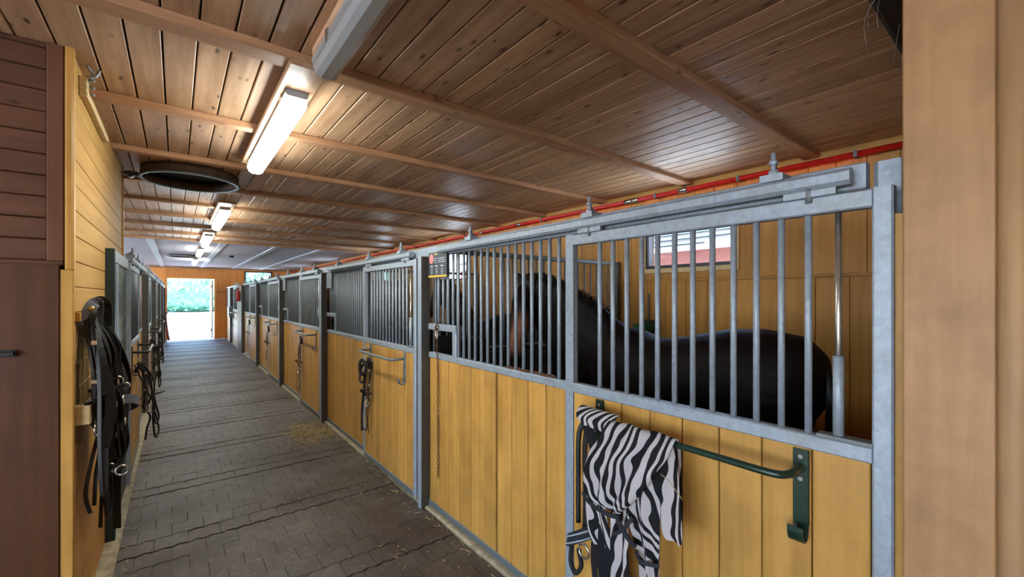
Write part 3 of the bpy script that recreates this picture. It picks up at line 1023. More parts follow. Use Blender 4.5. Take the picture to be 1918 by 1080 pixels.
# first post, hidden bolts to the jamb
p0 = thing('stall_post', 'stout galvanised end post beside the ochre jamb', 'post', (1.665, 0.285, 0))
bar('post', (-0.035, -0.035, 0), (0.035, 0.04, 2.10), M['galv'], p0, 0.012)
for z in (1.97, 1.80):
    cyl('bolt', (-0.01, -0.06, z), (-0.01, -0.03, z), 0.01, M['chrome'], p0, 8)
    bar('lug', (-0.03, -0.055, z - 0.05), (0.02, -0.034, z - 0.02), M['black'], p0)
# wide dark timber post near the end, and the pieces on it
wp = thing('timber_post', 'wide dark timber post between the fifth and last right stalls', 'post', (1.60, 15.72, 0))
bar('post_board', (-0.05, -0.47, 0), (0.05, 0.02, 2.05), M['darkZ'], wp)
bar('post_board', (-0.05, 0.025, 0), (0.05, 0.5, 2.05), M['darkZ'], wp)
ex = thing('fire_extinguisher', 'red fire extinguisher fixed on the wide dark post', 'extinguisher', (1.50, 15.5, 1.55))
bm = bmesh.new()
prof = [(0.0, 0.0), (0.05, 0.0), (0.055, 0.03), (0.055, 0.26), (0.035, 0.33), (0.02, 0.36), (0.02, 0.40), (0.0, 0.40)]
K = 14
rg = [[bm.verts.new((max(r_, .0005) * math.cos(2 * math.pi * i / K), max(r_, .0005) * math.sin(2 * math.pi * i / K), z)) for i in range(K)] for r_, z in prof]
for a, b in zip(rg, rg[1:]):
    for i in range(K): bm.faces.new((a[i], a[(i + 1) % K], b[(i + 1) % K], b[i]))
bm_obj('cylinder_body', bm, M['exting'], ex, True)
bar('valve_lever', (-0.06, -0.012, 0.39), (0.02, 0.012, 0.42), M['black'], ex)
tube('hose', [(-0.02, 0.0, 0.39), (-0.08, 0.02, 0.33), (-0.075, 0.03, 0.12)], 0.009, M['black'], ex, 6)
bar('wall_bracket', (0.03, -0.03, 0.12), (0.056, 0.03, 0.2), M['black'], ex)
gb = thing('grey_box', 'grey box mounted on the front of the last right stall', 'box', (1.45, 18.1, 0.98))
bar('body', (0.0, -0.3, 0), (0.10, 0.25, 0.34), M['mesh'], gb)
bar('lid', (-0.012, -0.31, 0.34), (0.10, 0.26, 0.36), M['signgrey'], gb)
# closing panel between last stall and the end wall
cp = thing('end_panel', 'short boarded panel between the last right stall and the end wall', 'panel', (XR, 18.70, 0))
for i in range(9):
    bar('plank', (0.0, 0.0 + 0.22 * i, 0.02), (0.035, 0.216 + 0.22 * i, 1.21), M['yellowZ'], cp)
bar('top_rail', (-0.01, 0.02, 1.21), (0.045, YE - 18.72, 1.26), M['galv'], cp)
bar('mesh_sheet', (0.01, 0.02, 1.26), (0.02, YE - 18.72, 2.02), M['mesh'], cp)
bar('header', (-0.01, 0.02, 2.02), (0.045, YE - 18.72, 2.08), M['galv'], cp)

# dividers between the right stalls
def divider(y, label):
    t = thing('stall_divider', label, 'divider', (XR + 0.06, y, 0), 0, 'dividers between the right stalls')
    W = XB - XR - 0.08
    for i in range(8):
        bar('board', (0.0, -0.02, 0.03 + 0.147 * i), (W, 0.02, 0.175 + 0.147 * i), M['dark_rough'], t)
    bar('top_rail', (0, -0.02, 2.06), (W, 0.02, 2.10), M['galvd'], t)
    bar('middle_rail', (0, -0.02, 1.232), (W, 0.02, 1.25), M['galvd'], t)
    bar('post', (W - 0.06, -0.025, 0), (W, 0.025, 2.10), M['galvd'], t)
    bar('post', (0, -0.025, 0), (0.05, 0.025, 2.06), M['galvd'], t)
    for i in range(23):
        cyl('bar', (0.12 + 0.1 * i, 0, 1.25), (0.12 + 0.1 * i, 0, 2.06), 0.009, M['galvd'], t, 8)
divider(3.13, 'dark barred divider between the two horses')
divider(6.10, 'dark barred divider beyond the second horse')
for i, y in enumerate((9.07, 12.05, 15.03)):
    t = thing('stall_divider', 'boarded divider after the %s right stall' % ['third', 'fourth', 'fifth'][i], 'divider', (XR + 0.06, y, 0), 0, 'dividers between the right stalls')
    for j in range(7):
        bar('board', (0.0, -0.02, 0.03 + 0.29 * j), (XB - XR - 0.08, 0.02, 0.316 + 0.29 * j), M['darkX'], t)

# ------------------------------------------------------------------ left stalls
lf = thing('stall_enclosure', 'first left stall front with a dark green panel, beside the yellow wall', 'stall front', (XL, 4.0, 0), 0, 'stall fronts on the left')
bar('post', (-0.05, -0.02, 0), (0.05, 0.045, 2.03), M['greend'], lf)
bar('post', (-0.03, 0.23, 0.02), (0.045, 0.28, 1.94), M['galv'], lf)
bar('header', (-0.03, 0.045, 1.94), (0.045, 1.12, 2.03), M['galv'], lf)
bar('green_panel', (-0.01, 0.28, 0.0), (0.03, 1.08, 1.94), M['greend'], lf)
bar('filler_panel', (-0.02, 0.045, 0.0), (0.0, 0.23, 1.94), M['greend'], lf)
bar('end_stile', (-0.03, 1.08, 0.0), (0.06, 1.12, 1.94), M['galv'], lf)
hay = bmesh.new()
for i in range(60):
    z = random.choice([1.25, 1.5, 1.62, 1.8]) + random.gauss(0, 0.05)
    y = random.uniform(0.3, 1.0)
    p = Vector((0.032, y, z)); d = Vector((random.uniform(0, .03), random.uniform(-.12, .12), random.uniform(-.05, .05)))
    sweep(hay, [p, p + d * .5 + Vector((0.005, 0, .01)), p + d], lambda t: [(-.0012, 0), (.0012, 0), (0, .0012)])
o = bm_obj('hay_wisps', hay, M['straw'], lf); o['kind'] = 'stuff'

lbays = [(5.12 + PITCHB * i, PITCHB) for i in range(5)]
lb_lab = ['first', 'second', 'third', 'fourth', 'fifth']
for i, (y0, L) in enumerate(lbays):
    en = stall_front(y0, L, -1, XL, 'left stall front with grey mesh, %s beyond the yellow wall' % lb_lab[i], 'mesh', 'stall fronts on the left', wood_='yellowZ')
    dr = stall_door(y0, -1, XL + 0.05, 'left sliding door with grey mesh, %s beyond the yellow wall' % lb_lab[i], 'mesh', 'sliding doors on the left')
    track(en, L, -1)
    hanger(dr, -1, M['black'])
lp = thing('end_panel', 'boarded panel between the last left stall and the end wall', 'panel', (XL, 20.05, 0))
bar('plank', (-0.04, 0.0, 0), (0.0, 0.31, 2.0), M['yellowZ'], lp)
bar('plank', (-0.04, 0.315, 0), (0.0, 0.64, 2.0), M['yellowZ'], lp)

# ------------------------------------------------------------------ tack
def bridle(name, label, loc, seed, length, s=1, loops=1, mat='leather', group='bridles hanging on the stall doors', nose=True, spread=1.0, bulge=1.0):
    """hanging bridle: crown over the hook, cheek straps, noseband, bit rings and looped reins. s=+1: hangs on a wall to its +x side"""
    rd = random.Random(seed)
    t = thing(name, label, 'bridle', loc, 0, group)
    L = length
    m = M[mat]
    ox = -s
    def P(a, y, z): return (ox * a * bulge, y * spread, z)
    UF = (1, 0, 0) if s > 0 else (0.35, 1, 0)
    u = lambda v: rd.uniform(-v, v)
    strap('crown', [P(0.0, -0.012, -0.10), P(0.022, -0.014, -0.02), P(0.03, 0, 0.012), P(0.022, 0.016, -0.02), P(0.0, 0.018, -0.12)], 0.024, 0.004, m, t, up=(0, 1, 0))
    strap('cheek_strap', [P(0.008, -0.014, -0.02), P(0.028, -0.034 + u(.01), -0.18 * L), P(0.03, -0.022 + u(.01), -0.42 * L), P(0.026, -0.018, -0.58 * L)], 0.017, 0.004, m, t, up=UF)
    strap('cheek_strap', [P(0.016, 0.016, -0.02), P(0.04, 0.042 + u(.01), -0.18 * L), P(0.05, 0.03 + u(.01), -0.4 * L), P(0.04, 0.022, -0.55 * L)], 0.017, 0.004, m, t, up=UF)
    strap('throat_lash', [P(0.01, 0.02, -0.01), P(0.05, 0.05 + u(.02), -0.22 * L), P(0.055, 0.0 + u(.02), -0.5 * L), P(0.03, -0.045, -0.3 * L), P(0.0, -0.02, -0.03)], 0.011, 0.0035, m, t, up=UF)
    if nose:
        zc = -0.44 * L
        strap('noseband', [P(0.03, -0.05, zc), P(0.075, -0.02, zc + .03), P(0.085, 0.045, zc + .015), P(0.05, 0.085, zc - .03), P(0.02, 0.04, zc - .04), P(0.01, -0.03, zc - .02), P(0.03, -0.05, zc)], 0.024, 0.006, m, t, up=(0, 0, 1), closed=True)
        ring('bit_ring', P(0.035, -0.02, -0.60 * L), 0.028, 0.0045, M['chrome'], t, 'x')
        ring('bit_ring', P(0.045, 0.025, -0.58 * L), 0.028, 0.0045, M['chrome'], t, 'x')
        tube('bit', [P(0.035, -0.02, -0.63 * L), P(0.06, 0.003, -0.645 * L), P(0.045, 0.025, -0.61 * L)], 0.006, M['chrome'], t, 6)
    for q in range(loops):
        w_ = 0.08 + 0.05 * rd.random()
        zb = -L * (0.95 - 0.16 * q)
        yo = u(0.04)
        strap('rein', [P(0.02, -0.01, -0.06), P(0.05, -0.03 + yo, -0.3 * L), P(0.055, -w_ * .6 + yo, zb * .72), P(0.06, -w_ * .4 + yo, zb * .95), P(0.065, yo, zb), P(0.07, w_ * .5 + yo, zb * .92), P(0.06, w_ * .45 + yo, zb * .7), P(0.045, 0.03 + yo, -0.3 * L), P(0.02, 0.012, -0.05)], 0.015, 0.004, m, t, up=UF)
    strap('loose_end', [P(0.02, 0.0, -0.55 * L), P(0.045, 0.02 + u(.02), -0.7 * L), P(0.035, 0.01 + u(.02), -0.85 * L), P(0.03, 0.015 + u(.03), -1.0 * L)], 0.016, 0.004, m, t, up=UF)
    for z in (-0.15, -0.35):
        bar('buckle', [c - .011 for c in P(0.033, -0.033, z * L)], [c + .011 for c in P(0.033, -0.033, z * L)], M['chrome'], t, 0.003)
    return t

bl = ['black bridle with rope loop on the second right stall door', 'dark bridle with a wide side loop on the third right door', 'dark bridle on the fourth right door', 'dark bridle on the fifth right door']
for i in range(1, 5):
    y0 = bays[i][0]
    bridle('bridle', bl[i - 1], (XD - 0.012, y0 + 1.10, 1.075), 20 + i, 0.74 if i != 2 else 0.86, 1, 1, 'leather' if i != 2 else 'leatherb')
bridle('bridle', 'dark bridle at the last right stall', (XD - 0.012, bays[5][0] + 1.10, 1.075), 31, 0.75, 1, 1)
# rope of the second stall
rp = thing('lead_rope', 'thick black lead rope looped beside the bridle on the second right door', 'rope', (XD - 0.05, 4.27, 1.02))
tube('rope', [(0.0, -0.05, 0.03), (-.02, 0.05, -0.02), (-.02, 0.12, -0.14), (-.02, 0.10, -0.19), (-.02, 0.02, -0.18), (-.02, -0.03, -0.08), (-.02, 0.0, -0.24), (-.02, 0.055, -0.45), (-.02, 0.06, -0.68)], 0.011, M['rope'], rp, 8)
tube('coil', [(-.02, -0.06, 0.02), (-.05, -0.02, 0.05), (-.055, 0.02, -0.01), (-.045, -0.02, -0.10), (-.03, -0.07, -0.05), (-.03, -0.05, 0.03), (-.06, 0.0, 0.02), (-.06, 0.0, -0.08)], 0.014, M['rope'], rp, 8)
cyl('peg', (0.002, -0.045, 0.02), (0.055, -0.045, 0.02), 0.008, M['galvd'], rp)

# big cluster on the left wall: rack board with hooks, bridles on each hook
rack = thing('tack_rack', 'pale wooden rail with brass hooks carrying the tack on the yellow wall', 'rack', (XL, 2.88, 1.61))
bar('rail_board', (0.0, 0.0, -0.03), (0.018, 0.56, 0.012), M['yellowY'], rack)
for i in range(5):
    y = 0.06 + 0.105 * i
    tube('hook', [(0.012, y, -0.008), (0.035, y, -0.012), (0.05, y, 0.0), (0.052, y, 0.025)], 0.008, M['brass'], rack, 6)
    bm = bmesh.new(); bmesh.ops.create_uvsphere(bm, u_segments=8, v_segments=6, radius=0.014)
    bm_obj('knob', bm, M['brass'], rack, True, (0.052, y, 0.03))
rack2 = thing('tack_rack', 'short pale wooden block low behind the left tack', 'rack', (XL, 2.87, 1.13))
bar('block', (0.0, 0.0, -0.045), (0.055, 0.07, 0.045), M['cream'], rack2, 0.004)
tl = ['tangled black bridle on the left rack, nearest the camera', 'black bridle second on the left rack', 'black bridle with grey noseband, middle of the left rack', 'black bridle fourth on the left rack', 'black bridle farthest along the left rack']
for i in range(5):
    bridle('bridle', tl[i], (XL + 0.032, 2.94 + 0.105 * i, 1.615), 50 + i, [0.95, 0.85, 1.15, 0.9, 0.8][i], -1, 1, 'leather', 'bridles on the left tack rack', True, 1.15)
hc = thing('head_collar', 'thick tangle of wide black straps and steel rings low on the left rack', 'head collar', (XL + 0.05, 3.06, 1.62), 0, 'bridles on the left tack rack')
for i in range(17):
    rd = random.Random(90 + i)
    y = -0.15 + 0.024 * i
    zl = rd.uniform(0.62, 0.92)
    pts = [(-0.01, y * .5 + .02, -0.01), (0.03 + rd.uniform(0, .05), y + rd.uniform(-.02, .02), -0.22), (0.02 + rd.uniform(0, .09), y + rd.uniform(-.05, .05), -0.45), (0.02 + rd.uniform(0, .08), y * .8 + rd.uniform(-.06, .06), -zl)]
    strap('strap', pts, rd.uniform(0.026, 0.046), 0.006, M['leather'], hc, up=rd.choice([(0, 1, 0), (0.5, 1, 0), (-0.4, 1, 0), (1, 0.4, 0)]))
for i in range(5):
    rd = random.Random(190 + i)
    y = -0.12 + 0.08 * i
    z0 = -rd.uniform(.3, .6)
    strap('loop_strap', [(0.03, y, z0), (0.09, y + .05, z0 - .10), (0.10, y + .10, z0 - .24), (0.06, y + .05, z0 - .33), (0.03, y - .02, z0 - .2), (0.03, y, z0)], 0.026, 0.006, M['leather'], hc, up=(0.3, 1, 0), closed=True)
for i in range(12):
    rd = random.Random(70 + i)
    ring('steel_ring', (0.075 + rd.uniform(-.03, .05), rd.uniform(-.14, .25), -0.35 - rd.uniform(0, .5)), rd.uniform(.016, .028), .0045, M['chrome'], hc, rd.choice('xyy'))
for i in range(8):
    rd = random.Random(270 + i)
    y, z = rd.uniform(-.14, .22), -0.25 - rd.uniform(0, .6)
    bar('buckle', (0.085, y - .012, z - .014), (0.093, y + .012, z + .014), M['chrome'], hc, 0.003)
strap('noseband', [(0.05, 0.06, -0.50), (0.12, 0.08, -0.48), (0.16, 0.18, -0.52), (0.13, 0.28, -0.56), (0.07, 0.22, -0.57), (0.03, 0.12, -0.54), (0.05, 0.06, -0.50)], 0.008, 0.045, M['grey_felt'], hc, up=(0, 0, 1), closed=True)
strap('long_strap', [(0.06, 0.17, -0.3), (0.075, 0.18, -0.7), (0.07, 0.18, -1.0), (0.07, 0.185, -1.22)], 0.034, 0.006, M['leather'], hc, up=(0.2, 1, 0))
strap('thin_strap', [(0.02, -0.08, -0.62), (0.0, -0.14, -0.75), (-0.015, -0.16, -0.88), (0.0, -0.15, -0.98)], 0.016, 0.004, M['leather'], hc, up=(0, 1, 0))
strap('crown', [(-0.03, -0.14, -0.06), (0.0, -0.12, 0.03), (0.015, -0.09, 0.05), (0.015, -0.06, 0.02), (0.01, -0.05, -0.06)], 0.05, 0.006, M['grey_felt'], hc, up=(0, 1, 0))
strap('crown', [(-0.02, 0.02, -0.03), (0.0, 0.05, 0.045), (0.02, 0.08, 0.055), (0.03, 0.11, 0.02), (0.03, 0.12, -0.08)], 0.05, 0.006, M['leather'], hc, up=(0, 1, 0))
# left doors: looped reins
for i in range(3):
    y0 = lbays[i][0]
    bridle('bridle', ['black bridle with big rein loops on the first left mesh door', 'black bridle on the second left mesh door', 'black bridle on the third left mesh door'][i], (XL + 0.06, y0 + 0.42, 1.07), 110 + i, 0.80, -1, 2, 'leather', 'bridles on the left doors', True, 1.6, [2.6, 1.9, 1.6][i])
rg_ = thing('horse_rug', 'faded pink rug hung at the end of the left stalls', 'rug', (XL + 0.02, 19.55, 0.15))
bm = bmesh.new()
nx, nz = 24, 14
gv = [[bm.verts.new((0.05 + 0.035 * math.sin(i * 0.9) * (0.4 + 0.6 * (1 - j / nz)) + 0.10 * (1 - j / nz) ** 1.5, -0.35 + 0.75 * i / nx * (0.8 + .2 * (1 - j / nz)), 1.18 * j / nz)) for i in range(nx + 1)] for j in range(nz + 1)]
for j in range(nz):
    for i in range(nx):
        bm.faces.new((gv[j][i], gv[j][i + 1], gv[j + 1][i + 1], gv[j + 1][i]))
bmesh.ops.solidify(bm, geom=bm.faces[:], thickness=0.012)
bm_obj('cloth', bm, M['pink'], rg_, True)
tube('rail', [(0.0, -0.4, 1.17), (0.06, -0.38, 1.18), (0.06, 0.4, 1.18), (0.0, 0.42, 1.17)], 0.01, M['galvd'], rg_, 6, False)

# sliding-track end piece high on the yellow wall
tk = thing('track_rail', 'short pale steel rail with end bracket high on the yellow wall', 'rail', (XL, 3.02, 2.73))
bar('rail', (0.0, 0.03, -0.018), (0.03, 0.82, 0.018), M['cream'], tk)
bar('bracket', (0.0, -0.03, -0.03), (0.03, 0.03, 0.07), M['cream'], tk)
tube('arm', [(0.03, -0.03, 0.07), (0.06, -0.03, 0.08), (0.075, -0.02, 0.12)], 0.007, M['galv'], tk, 6)
tube('arm', [(0.03, 0.0, 0.05), (0.05, -0.02, 0.09), (0.03, -0.045, 0.12)], 0.006, M['galv'], tk, 6)
for z in (-0.015, 0.02, 0.055):
    cyl('bolt', (0.04, -0.03, z), (0.058, -0.03, z), 0.008, M['galv'], tk, 6)

# ------------------------------------------------------------------ signs on the stall fronts
sg = thing('stall_sign', 'black notice with pink oval and yellow lower edge on the nearest stall front', 'sign', (XR - 0.012, 2.93, 1.95))
bar('board', (-0.006, -0.145, -0.10), (0.0, 0.145, 0.095), M['signblack'], sg)
bar('lower_border', (-0.0075, -0.145, -0.10), (-0.006, 0.145, -0.085), M['signyellow'], sg)
bm = bmesh.new()
bmesh.ops.create_circle(bm, cap_ends=True, segments=24, radius=1.0)
for v in bm.verts: v.co = Vector((-0.0072, v.co.x * 0.034, v.co.y * 0.038))
bm_obj('oval_logo', bm, M['signpink'], sg, loc=(0, 0.095, 0.045))
bar('title_line', (-0.0075, -0.005, 0.073), (-0.006, 0.05, 0.083), M['signyellow'], sg)
rows = [(0.045, 0.03, -0.12, 3), (0.03, 0.03, -0.12, 3), (0.015, 0.03, -0.12, 3)]
bm = bmesh.new()
for z, a, b, n in rows:
    for (ya, yb) in ((0.012, 0.05), (-0.12, -0.01)):
        add_box(bm, (-0.0075, ya, z - .002), (-0.006, yb, z + .002))
for yy in (0.09, 0.01, -0.075):
    add_box(bm, (-0.0075, yy - 0.018, -0.018), (-0.006, yy + 0.022, -0.010))
    for q in range(4):
        add_box(bm, (-0.0075, yy - 0.018 + .006 * (q % 2), -0.034 - .013 * q - .002), (-0.006, yy + 0.014, -0.034 - .013 * q + .002))
bm_obj('text_lines', bm, M['signwhite'], sg)
for i, y in enumerate((5.90, 8.88)):
    s2 = thing('stall_sign', ['small grey notice on the second right stall front', 'small grey notice on the third right stall front'][i], 'sign', (XR - 0.012, y, 1.91))
    bar('board', (-0.006, -0.11, -0.10), (0.0, 0.11, 0.10), M['signgrey'], s2)
    bm = bmesh.new()
    for q in range(6):
        add_box(bm, (-0.0075, -0.08, 0.07 - .026 * q), (-0.006, 0.05 + .02 * (q % 2), 0.078 - .026 * q))
    bm_obj('text_lines', bm, M['signblack'], s2)
    bar('bracket', (0.0, -0.02, 0.06), (0.014, 0.02, 0.12), M['galvd'], s2)

# ------------------------------------------------------------------ chains
def chain(name, label, pts, mat, link_r=0.0125, wire=0.0028, step=0.021):
    t0 = Vector(pts[0])
    t = thing(name, label, 'chain', t0)
    path = spline(pts, 20)
    bm = bmesh.new()
    acc, last, k_ = 0.0, path[0], 0
    centers = [path[0]]
    for p in path[1:]:
        acc += (p - last).length
        last = p
        if acc >= step:
            centers.append(p); acc = 0
    for i, c in enumerate(centers):
        a = centers[min(i + 1, len(centers) - 1)] - centers[max(i - 1, 0)]
        a.normalize()
        o1 = a.orthogonal().normalized()
        o2 = a.cross(o1)
        side = o1 if i % 2 else o2
        loop = []
        for q in range(10):
            an = 2 * math.pi * q / 10
            loop.append(c - t0 + a * (link_r * 1.25 * math.cos(an)) + side * (link_r * 0.62 * math.sin(an)))
        pr = circ(wire, 5)
        sweep(bm, loop, lambda t_: pr, closed=True, up=a.cross(side))
    o = bm_obj('links', bm, mat, t, True)
    o['kind'] = 'stuff'
    return t
hcn = chain('hanging_chain', 'rusty chain hanging down from the feed hatch of the nearest stall', [(XR - 0.016, 2.93, 1.46), (XR - 0.02, 2.93, 1.3), (XR - 0.012, 2.93, 1.1), (XR - 0.012, 2.93, 0.8), (XR - 0.012, 2.93, 0.31)], M['rust'])
tube('snap_hook', [(0, 0, 0.0), (-.008, 0.014, -0.03), (-.008, 0.012, -0.07), (-.008, -0.01, -0.085), (-.008, -0.014, -0.05), (0, -0.006, -0.02)], 0.0045, M['chrome'], hcn, 6)
tube('wrap', ring_pts((0.018, 0, 0.0), 0.036, 'y', 14), 0.006, M['rust'], hcn, 5, False, closed=True)
chain('loose_chain', 'rusty chain lying on the sill rail below the horse muzzle', [(XR + 0.012, 2.08, 1.263), (XR + 0.03, 2.0, 1.263), (XR + 0.008, 1.92, 1.263), (XR + 0.032, 1.83, 1.263), (XR + 0.01, 1.76, 1.263), (XR + 0.02, 1.68, 1.263)], M['rust'], 0.011, 0.0034, 0.014)

# ------------------------------------------------------------------ zebra rug on the green hanger
zr = thing('zebra_rug', 'black and white zebra striped fly rug draped over the dark green hanger', 'rug', (XD - 0.119, 1.0, 1.159))

def cloth(name, rows, mat, uvo=(0, 0), nu=36, th=0.004, folds=(), slant=0.0, subd=5):
    """rows: list of (z, yLeft, yRight, x) from top to bottom, local to the rug; folds: (phase, freq, depth)"""
    top = [Vector((r[3], r[1], r[0])) for r in rows]
    Lp = spline([Vector((r[3], r[1], r[0])) for r in rows], subd)
    Rp = spline([Vector(((r[4] if len(r) > 4 else r[3]), r[2], r[0])) for r in rows], subd)
    bm = bmesh.new()
    uv = bm.loops.layers.uv.new('UVMap')
    grid, uvs = [], []
    run = 0.0
    for j, (a, b) in enumerate(zip(Lp, Rp)):
        if j: run += ((a + b) / 2 - (Lp[j - 1] + Rp[j - 1]) / 2).length
        g, q = [], []
        for i in range(nu + 1):
            f = i / nu
            p = a.lerp(b, f)
            hang = min(1.0, max(0.0, run / 0.15))
            off = sum(d * math.sin(ph + fr * f * 2 * math.pi + 2.2 * run) for ph, fr, d in folds) * (0.25 + 0.75 * hang)
            p = p + Vector((-off, 0.15 * off, 0))
            g.append(bm.verts.new(p))
            q.append((uvo[0] + (a - b).length * f + slant * run, uvo[1] + run))
        grid.append(g); uvs.append(q)
    for j in range(len(grid) - 1):
        for i in range(nu):
            fc = bm.faces.new((grid[j][i], grid[j][i + 1], grid[j + 1][i + 1], grid[j + 1][i]))
            for lp, (jj, ii) in zip(fc.loops, ((j, i), (j, i + 1), (j + 1, i + 1), (j + 1, i))):
                lp[uv].uv = uvs[jj][ii]
    bmesh.ops.solidify(bm, geom=bm.faces[:], thickness=th)
    return bm_obj(name, bm, mat, zr, True)

# main sheet: behind the bar, over it, and hanging in front
cloth('main_sheet', [(-0.30, 0.14, -0.15, 0.060), (-0.10, 0.14, -0.16, 0.050), (0.0, 0.14, -0.165, 0.028), (0.024, 0.135, -0.165, 0.0), (0.004, 0.135, -0.168, -0.034), (-0.05, 0.155, -0.15, -0.052), (-0.10, 0.185, -0.118, -0.066), (-0.18, 0.21, -0.07, -0.076), (-0.25, 0.218, -0.015, -0.072), (-0.30, 0.21, 0.035, -0.062), (-0.325, 0.17, 0.055, -0.052)], M['zebra'], (0, 0), 48, folds=((0.4, 2.2, 0.010), (1.7, 5.0, 0.004)), slant=-0.10)
cloth('shoulder_panel', [(-0.02, -0.02, -0.15, -0.030), (-0.13, 0.0, -0.137, -0.046), (-0.25, 0.02, -0.128, -0.052), (-0.35, 0.0, -0.126, -0.052), (-0.45, -0.03, -0.12, -0.046), (-0.60, -0.03, -0.11, -0.04), (-0.78, -0.025, -0.10, -0.035)], M['zebra'], (1.3, 0.4), 30, folds=((2.0, 1.6, 0.012), (0.2, 4.0, 0.004)), slant=-0.35)
cloth('leg_flap', [(-0.005, -0.125, -0.166, -0.032), (-0.08, -0.12, -0.19, -0.040), (-0.20, -0.125, -0.205, -0.044), (-0.305, -0.13, -0.21, -0.042), (-0.335, -0.145, -0.20, -0.040)], M['zebra'], (2.6, 1.1), 20, folds=((1.0, 1.0, 0.007),), slant=0.12)
cloth('hanging_panel', [(-0.30, 0.11, 0.02, -0.035), (-0.45, 0.105, 0.02, -0.04), (-0.62, 0.10, 0.015, -0.04), (-0.85, 0.09, 0.01, -0.035)], M['zebra'], (3.3, 0.2), 22, folds=((0.5, 1.3, 0.010),), slant=0.2)
cloth('side_fold', [(-0.20, 0.235, 0.16, -0.03), (-0.34, 0.245, 0.14, -0.035), (-0.46, 0.235, 0.11, -0.03), (-0.51, 0.215, 0.10, -0.028)], M['zebra'], (4.4, 0.3), 18, folds=((0.0, 1.4, 0.010),), slant=-0.2)
cloth('black_lining', [(-0.42, 0.20, 0.09, -0.02), (-0.52, 0.20, 0.08, -0.022), (-0.66, 0.18, 0.085, -0.02), (-0.72, 0.15, 0.10, -0.02)], M['blackcloth'], (0, 0), 14, folds=((0.3, 1.2, 0.008),))
cloth('neck_roll', [(0.035, 0.315, 0.11, 0.06, 0.03), (0.045, 0.325, 0.11, 0.03, 0.02), (0.035, 0.325, 0.11, 0.0, 0.0), (0.005, 0.315, 0.11, -0.02, -0.03), (-0.025, 0.28, 0.11, -0.02, -0.035)], M['zebra'], (5.2, 0.1), 30, folds=((0.6, 3.0, 0.004),), slant=1.0)
cloth('neck_lining', [(0.03, 0.32, 0.27, 0.025), (-0.02, 0.315, 0.25, 0.005), (-0.10, 0.27, 0.21, 0.0), (-0.15, 0.245, 0.20, 0.0)], M['blackcloth'], (0, 0), 8)
strap('hem_binding', [(-0.080, 0.225, -0.285), (-0.078, 0.205, -0.312), (-0.07, 0.16, -0.332), (-0.064, 0.10, -0.338), (-0.06, 0.04, -0.33)], 0.016, 0.005, M['blackcloth'], zr, up=(1, 0, 0))
strap('knotted_strap', [(-0.075, 0.05, -0.33), (-0.085, 0.0, -0.37), (-0.08, -0.04, -0.40)], 0.02, 0.006, M['blackcloth'], zr, up=(1, 0, 0))
strap('knotted_strap', [(-0.075, 0.07, -0.40), (-0.085, 0.02, -0.36), (-0.085, -0.03, -0.29)], 0.014, 0.005, M['blackcloth'], zr, up=(1, 0, 0))
strap('leg_strap', [(-0.06, -0.025, -0.425), (-0.075, -0.06, -0.445), (-0.06, -0.125, -0.435)], 0.014, 0.005, M['blackcloth'], zr, up=(1, 0, 0))
strw = thing('straw_stalk', 'single pale straw stalk stuck to the zebra rug', 'straw', (XD - 0.20, 0.855, 1.07))
tube('stalk', [(0.0, 0.0, 0.0), (-0.01, -0.04, -0.012), (-0.012, -0.09, -0.055)], 0.0016, M['straw'], strw, 5)

# bridle with padded noseband beside the rug
nb = thing('bridle', 'black bridle with padded noseband hanging behind the zebra rug', 'bridle', (XD - 0.02, 1.30, 1.10), 0, 'bridles hanging on the stall doors')
tube('rein', [(0.0, 0.01, 0.0), (-0.04, 0.03, 0.02), (-0.06, 0.055, -0.04), (-0.06, 0.06, -0.25), (-0.06, 0.06, -0.45)], 0.012, M['leather'], nb, 7)
strap('cheek_strap', [(-0.01, 0.0, 0.0), (-0.05, 0.01, 0.0), (-0.06, 0.02, -0.1), (-0.06, 0.015, -0.3), (-0.06, 0.02, -0.5)], 0.026, 0.006, M['leather'], nb, up=(1, 0, 0))
strap('cheek_strap', [(-0.01, -0.02, 0.0), (-0.05, -0.02, -0.03), (-0.055, -0.03, -0.2), (-0.05, -0.04, -0.45), (-0.05, -0.03, -0.62)], 0.026, 0.006, M['leather'], nb, up=(1, 0, 0))
strap('noseband', [(-0.03, 0.06, -0.52), (-0.09, 0.085, -0.53), (-0.14, 0.04, -0.495), (-0.13, -0.02, -0.455), (-0.07, -0.05, -0.44), (-0.03, 0.0, -0.48), (-0.03, 0.06, -0.52)], 0.012, 0.05, M['blackcloth'], nb, up=(0.25, 0, 1), closed=True)
for dz_ in (-0.016, 0.016):
    strap('silver_piping', [(-0.025, 0.062, -0.52 + dz_), (-0.09, 0.090, -0.53 + dz_), (-0.147, 0.042, -0.495 + dz_), (-0.137, -0.024, -0.455 + dz_), (-0.07, -0.056, -0.44 + dz_), (-0.025, 0.0, -0.48 + dz_), (-0.025, 0.062, -0.52 + dz_)], 0.013, 0.005, M['signgrey'], nb, up=(0.25, 0, 1), closed=True)
tube('rein_loop', [(-0.09, 0.075, -0.56), (-0.09, 0.08, -0.63), (-0.09, 0.05, -0.67), (-0.09, 0.015, -0.62), (-0.09, 0.03, -0.55)], 0.011, M['rope'], nb, 7)
ring('bit_ring', (-0.11, -0.02, -0.53), 0.03, 0.005, M['chrome'], nb, 'x')
strap('loose_end', [(-0.08, -0.06, -0.42), (-0.08, -0.05, -0.55), (-0.075, -0.06, -0.7), (-0.07, -0.05, -0.85)], 0.03, 0.006, M['leather'], nb, up=(1, 0, 0))
cyl('peg', (0.008, 0.0, -0.005), (-0.06, 0.0, -0.005), 0.009, M['green'], nb)

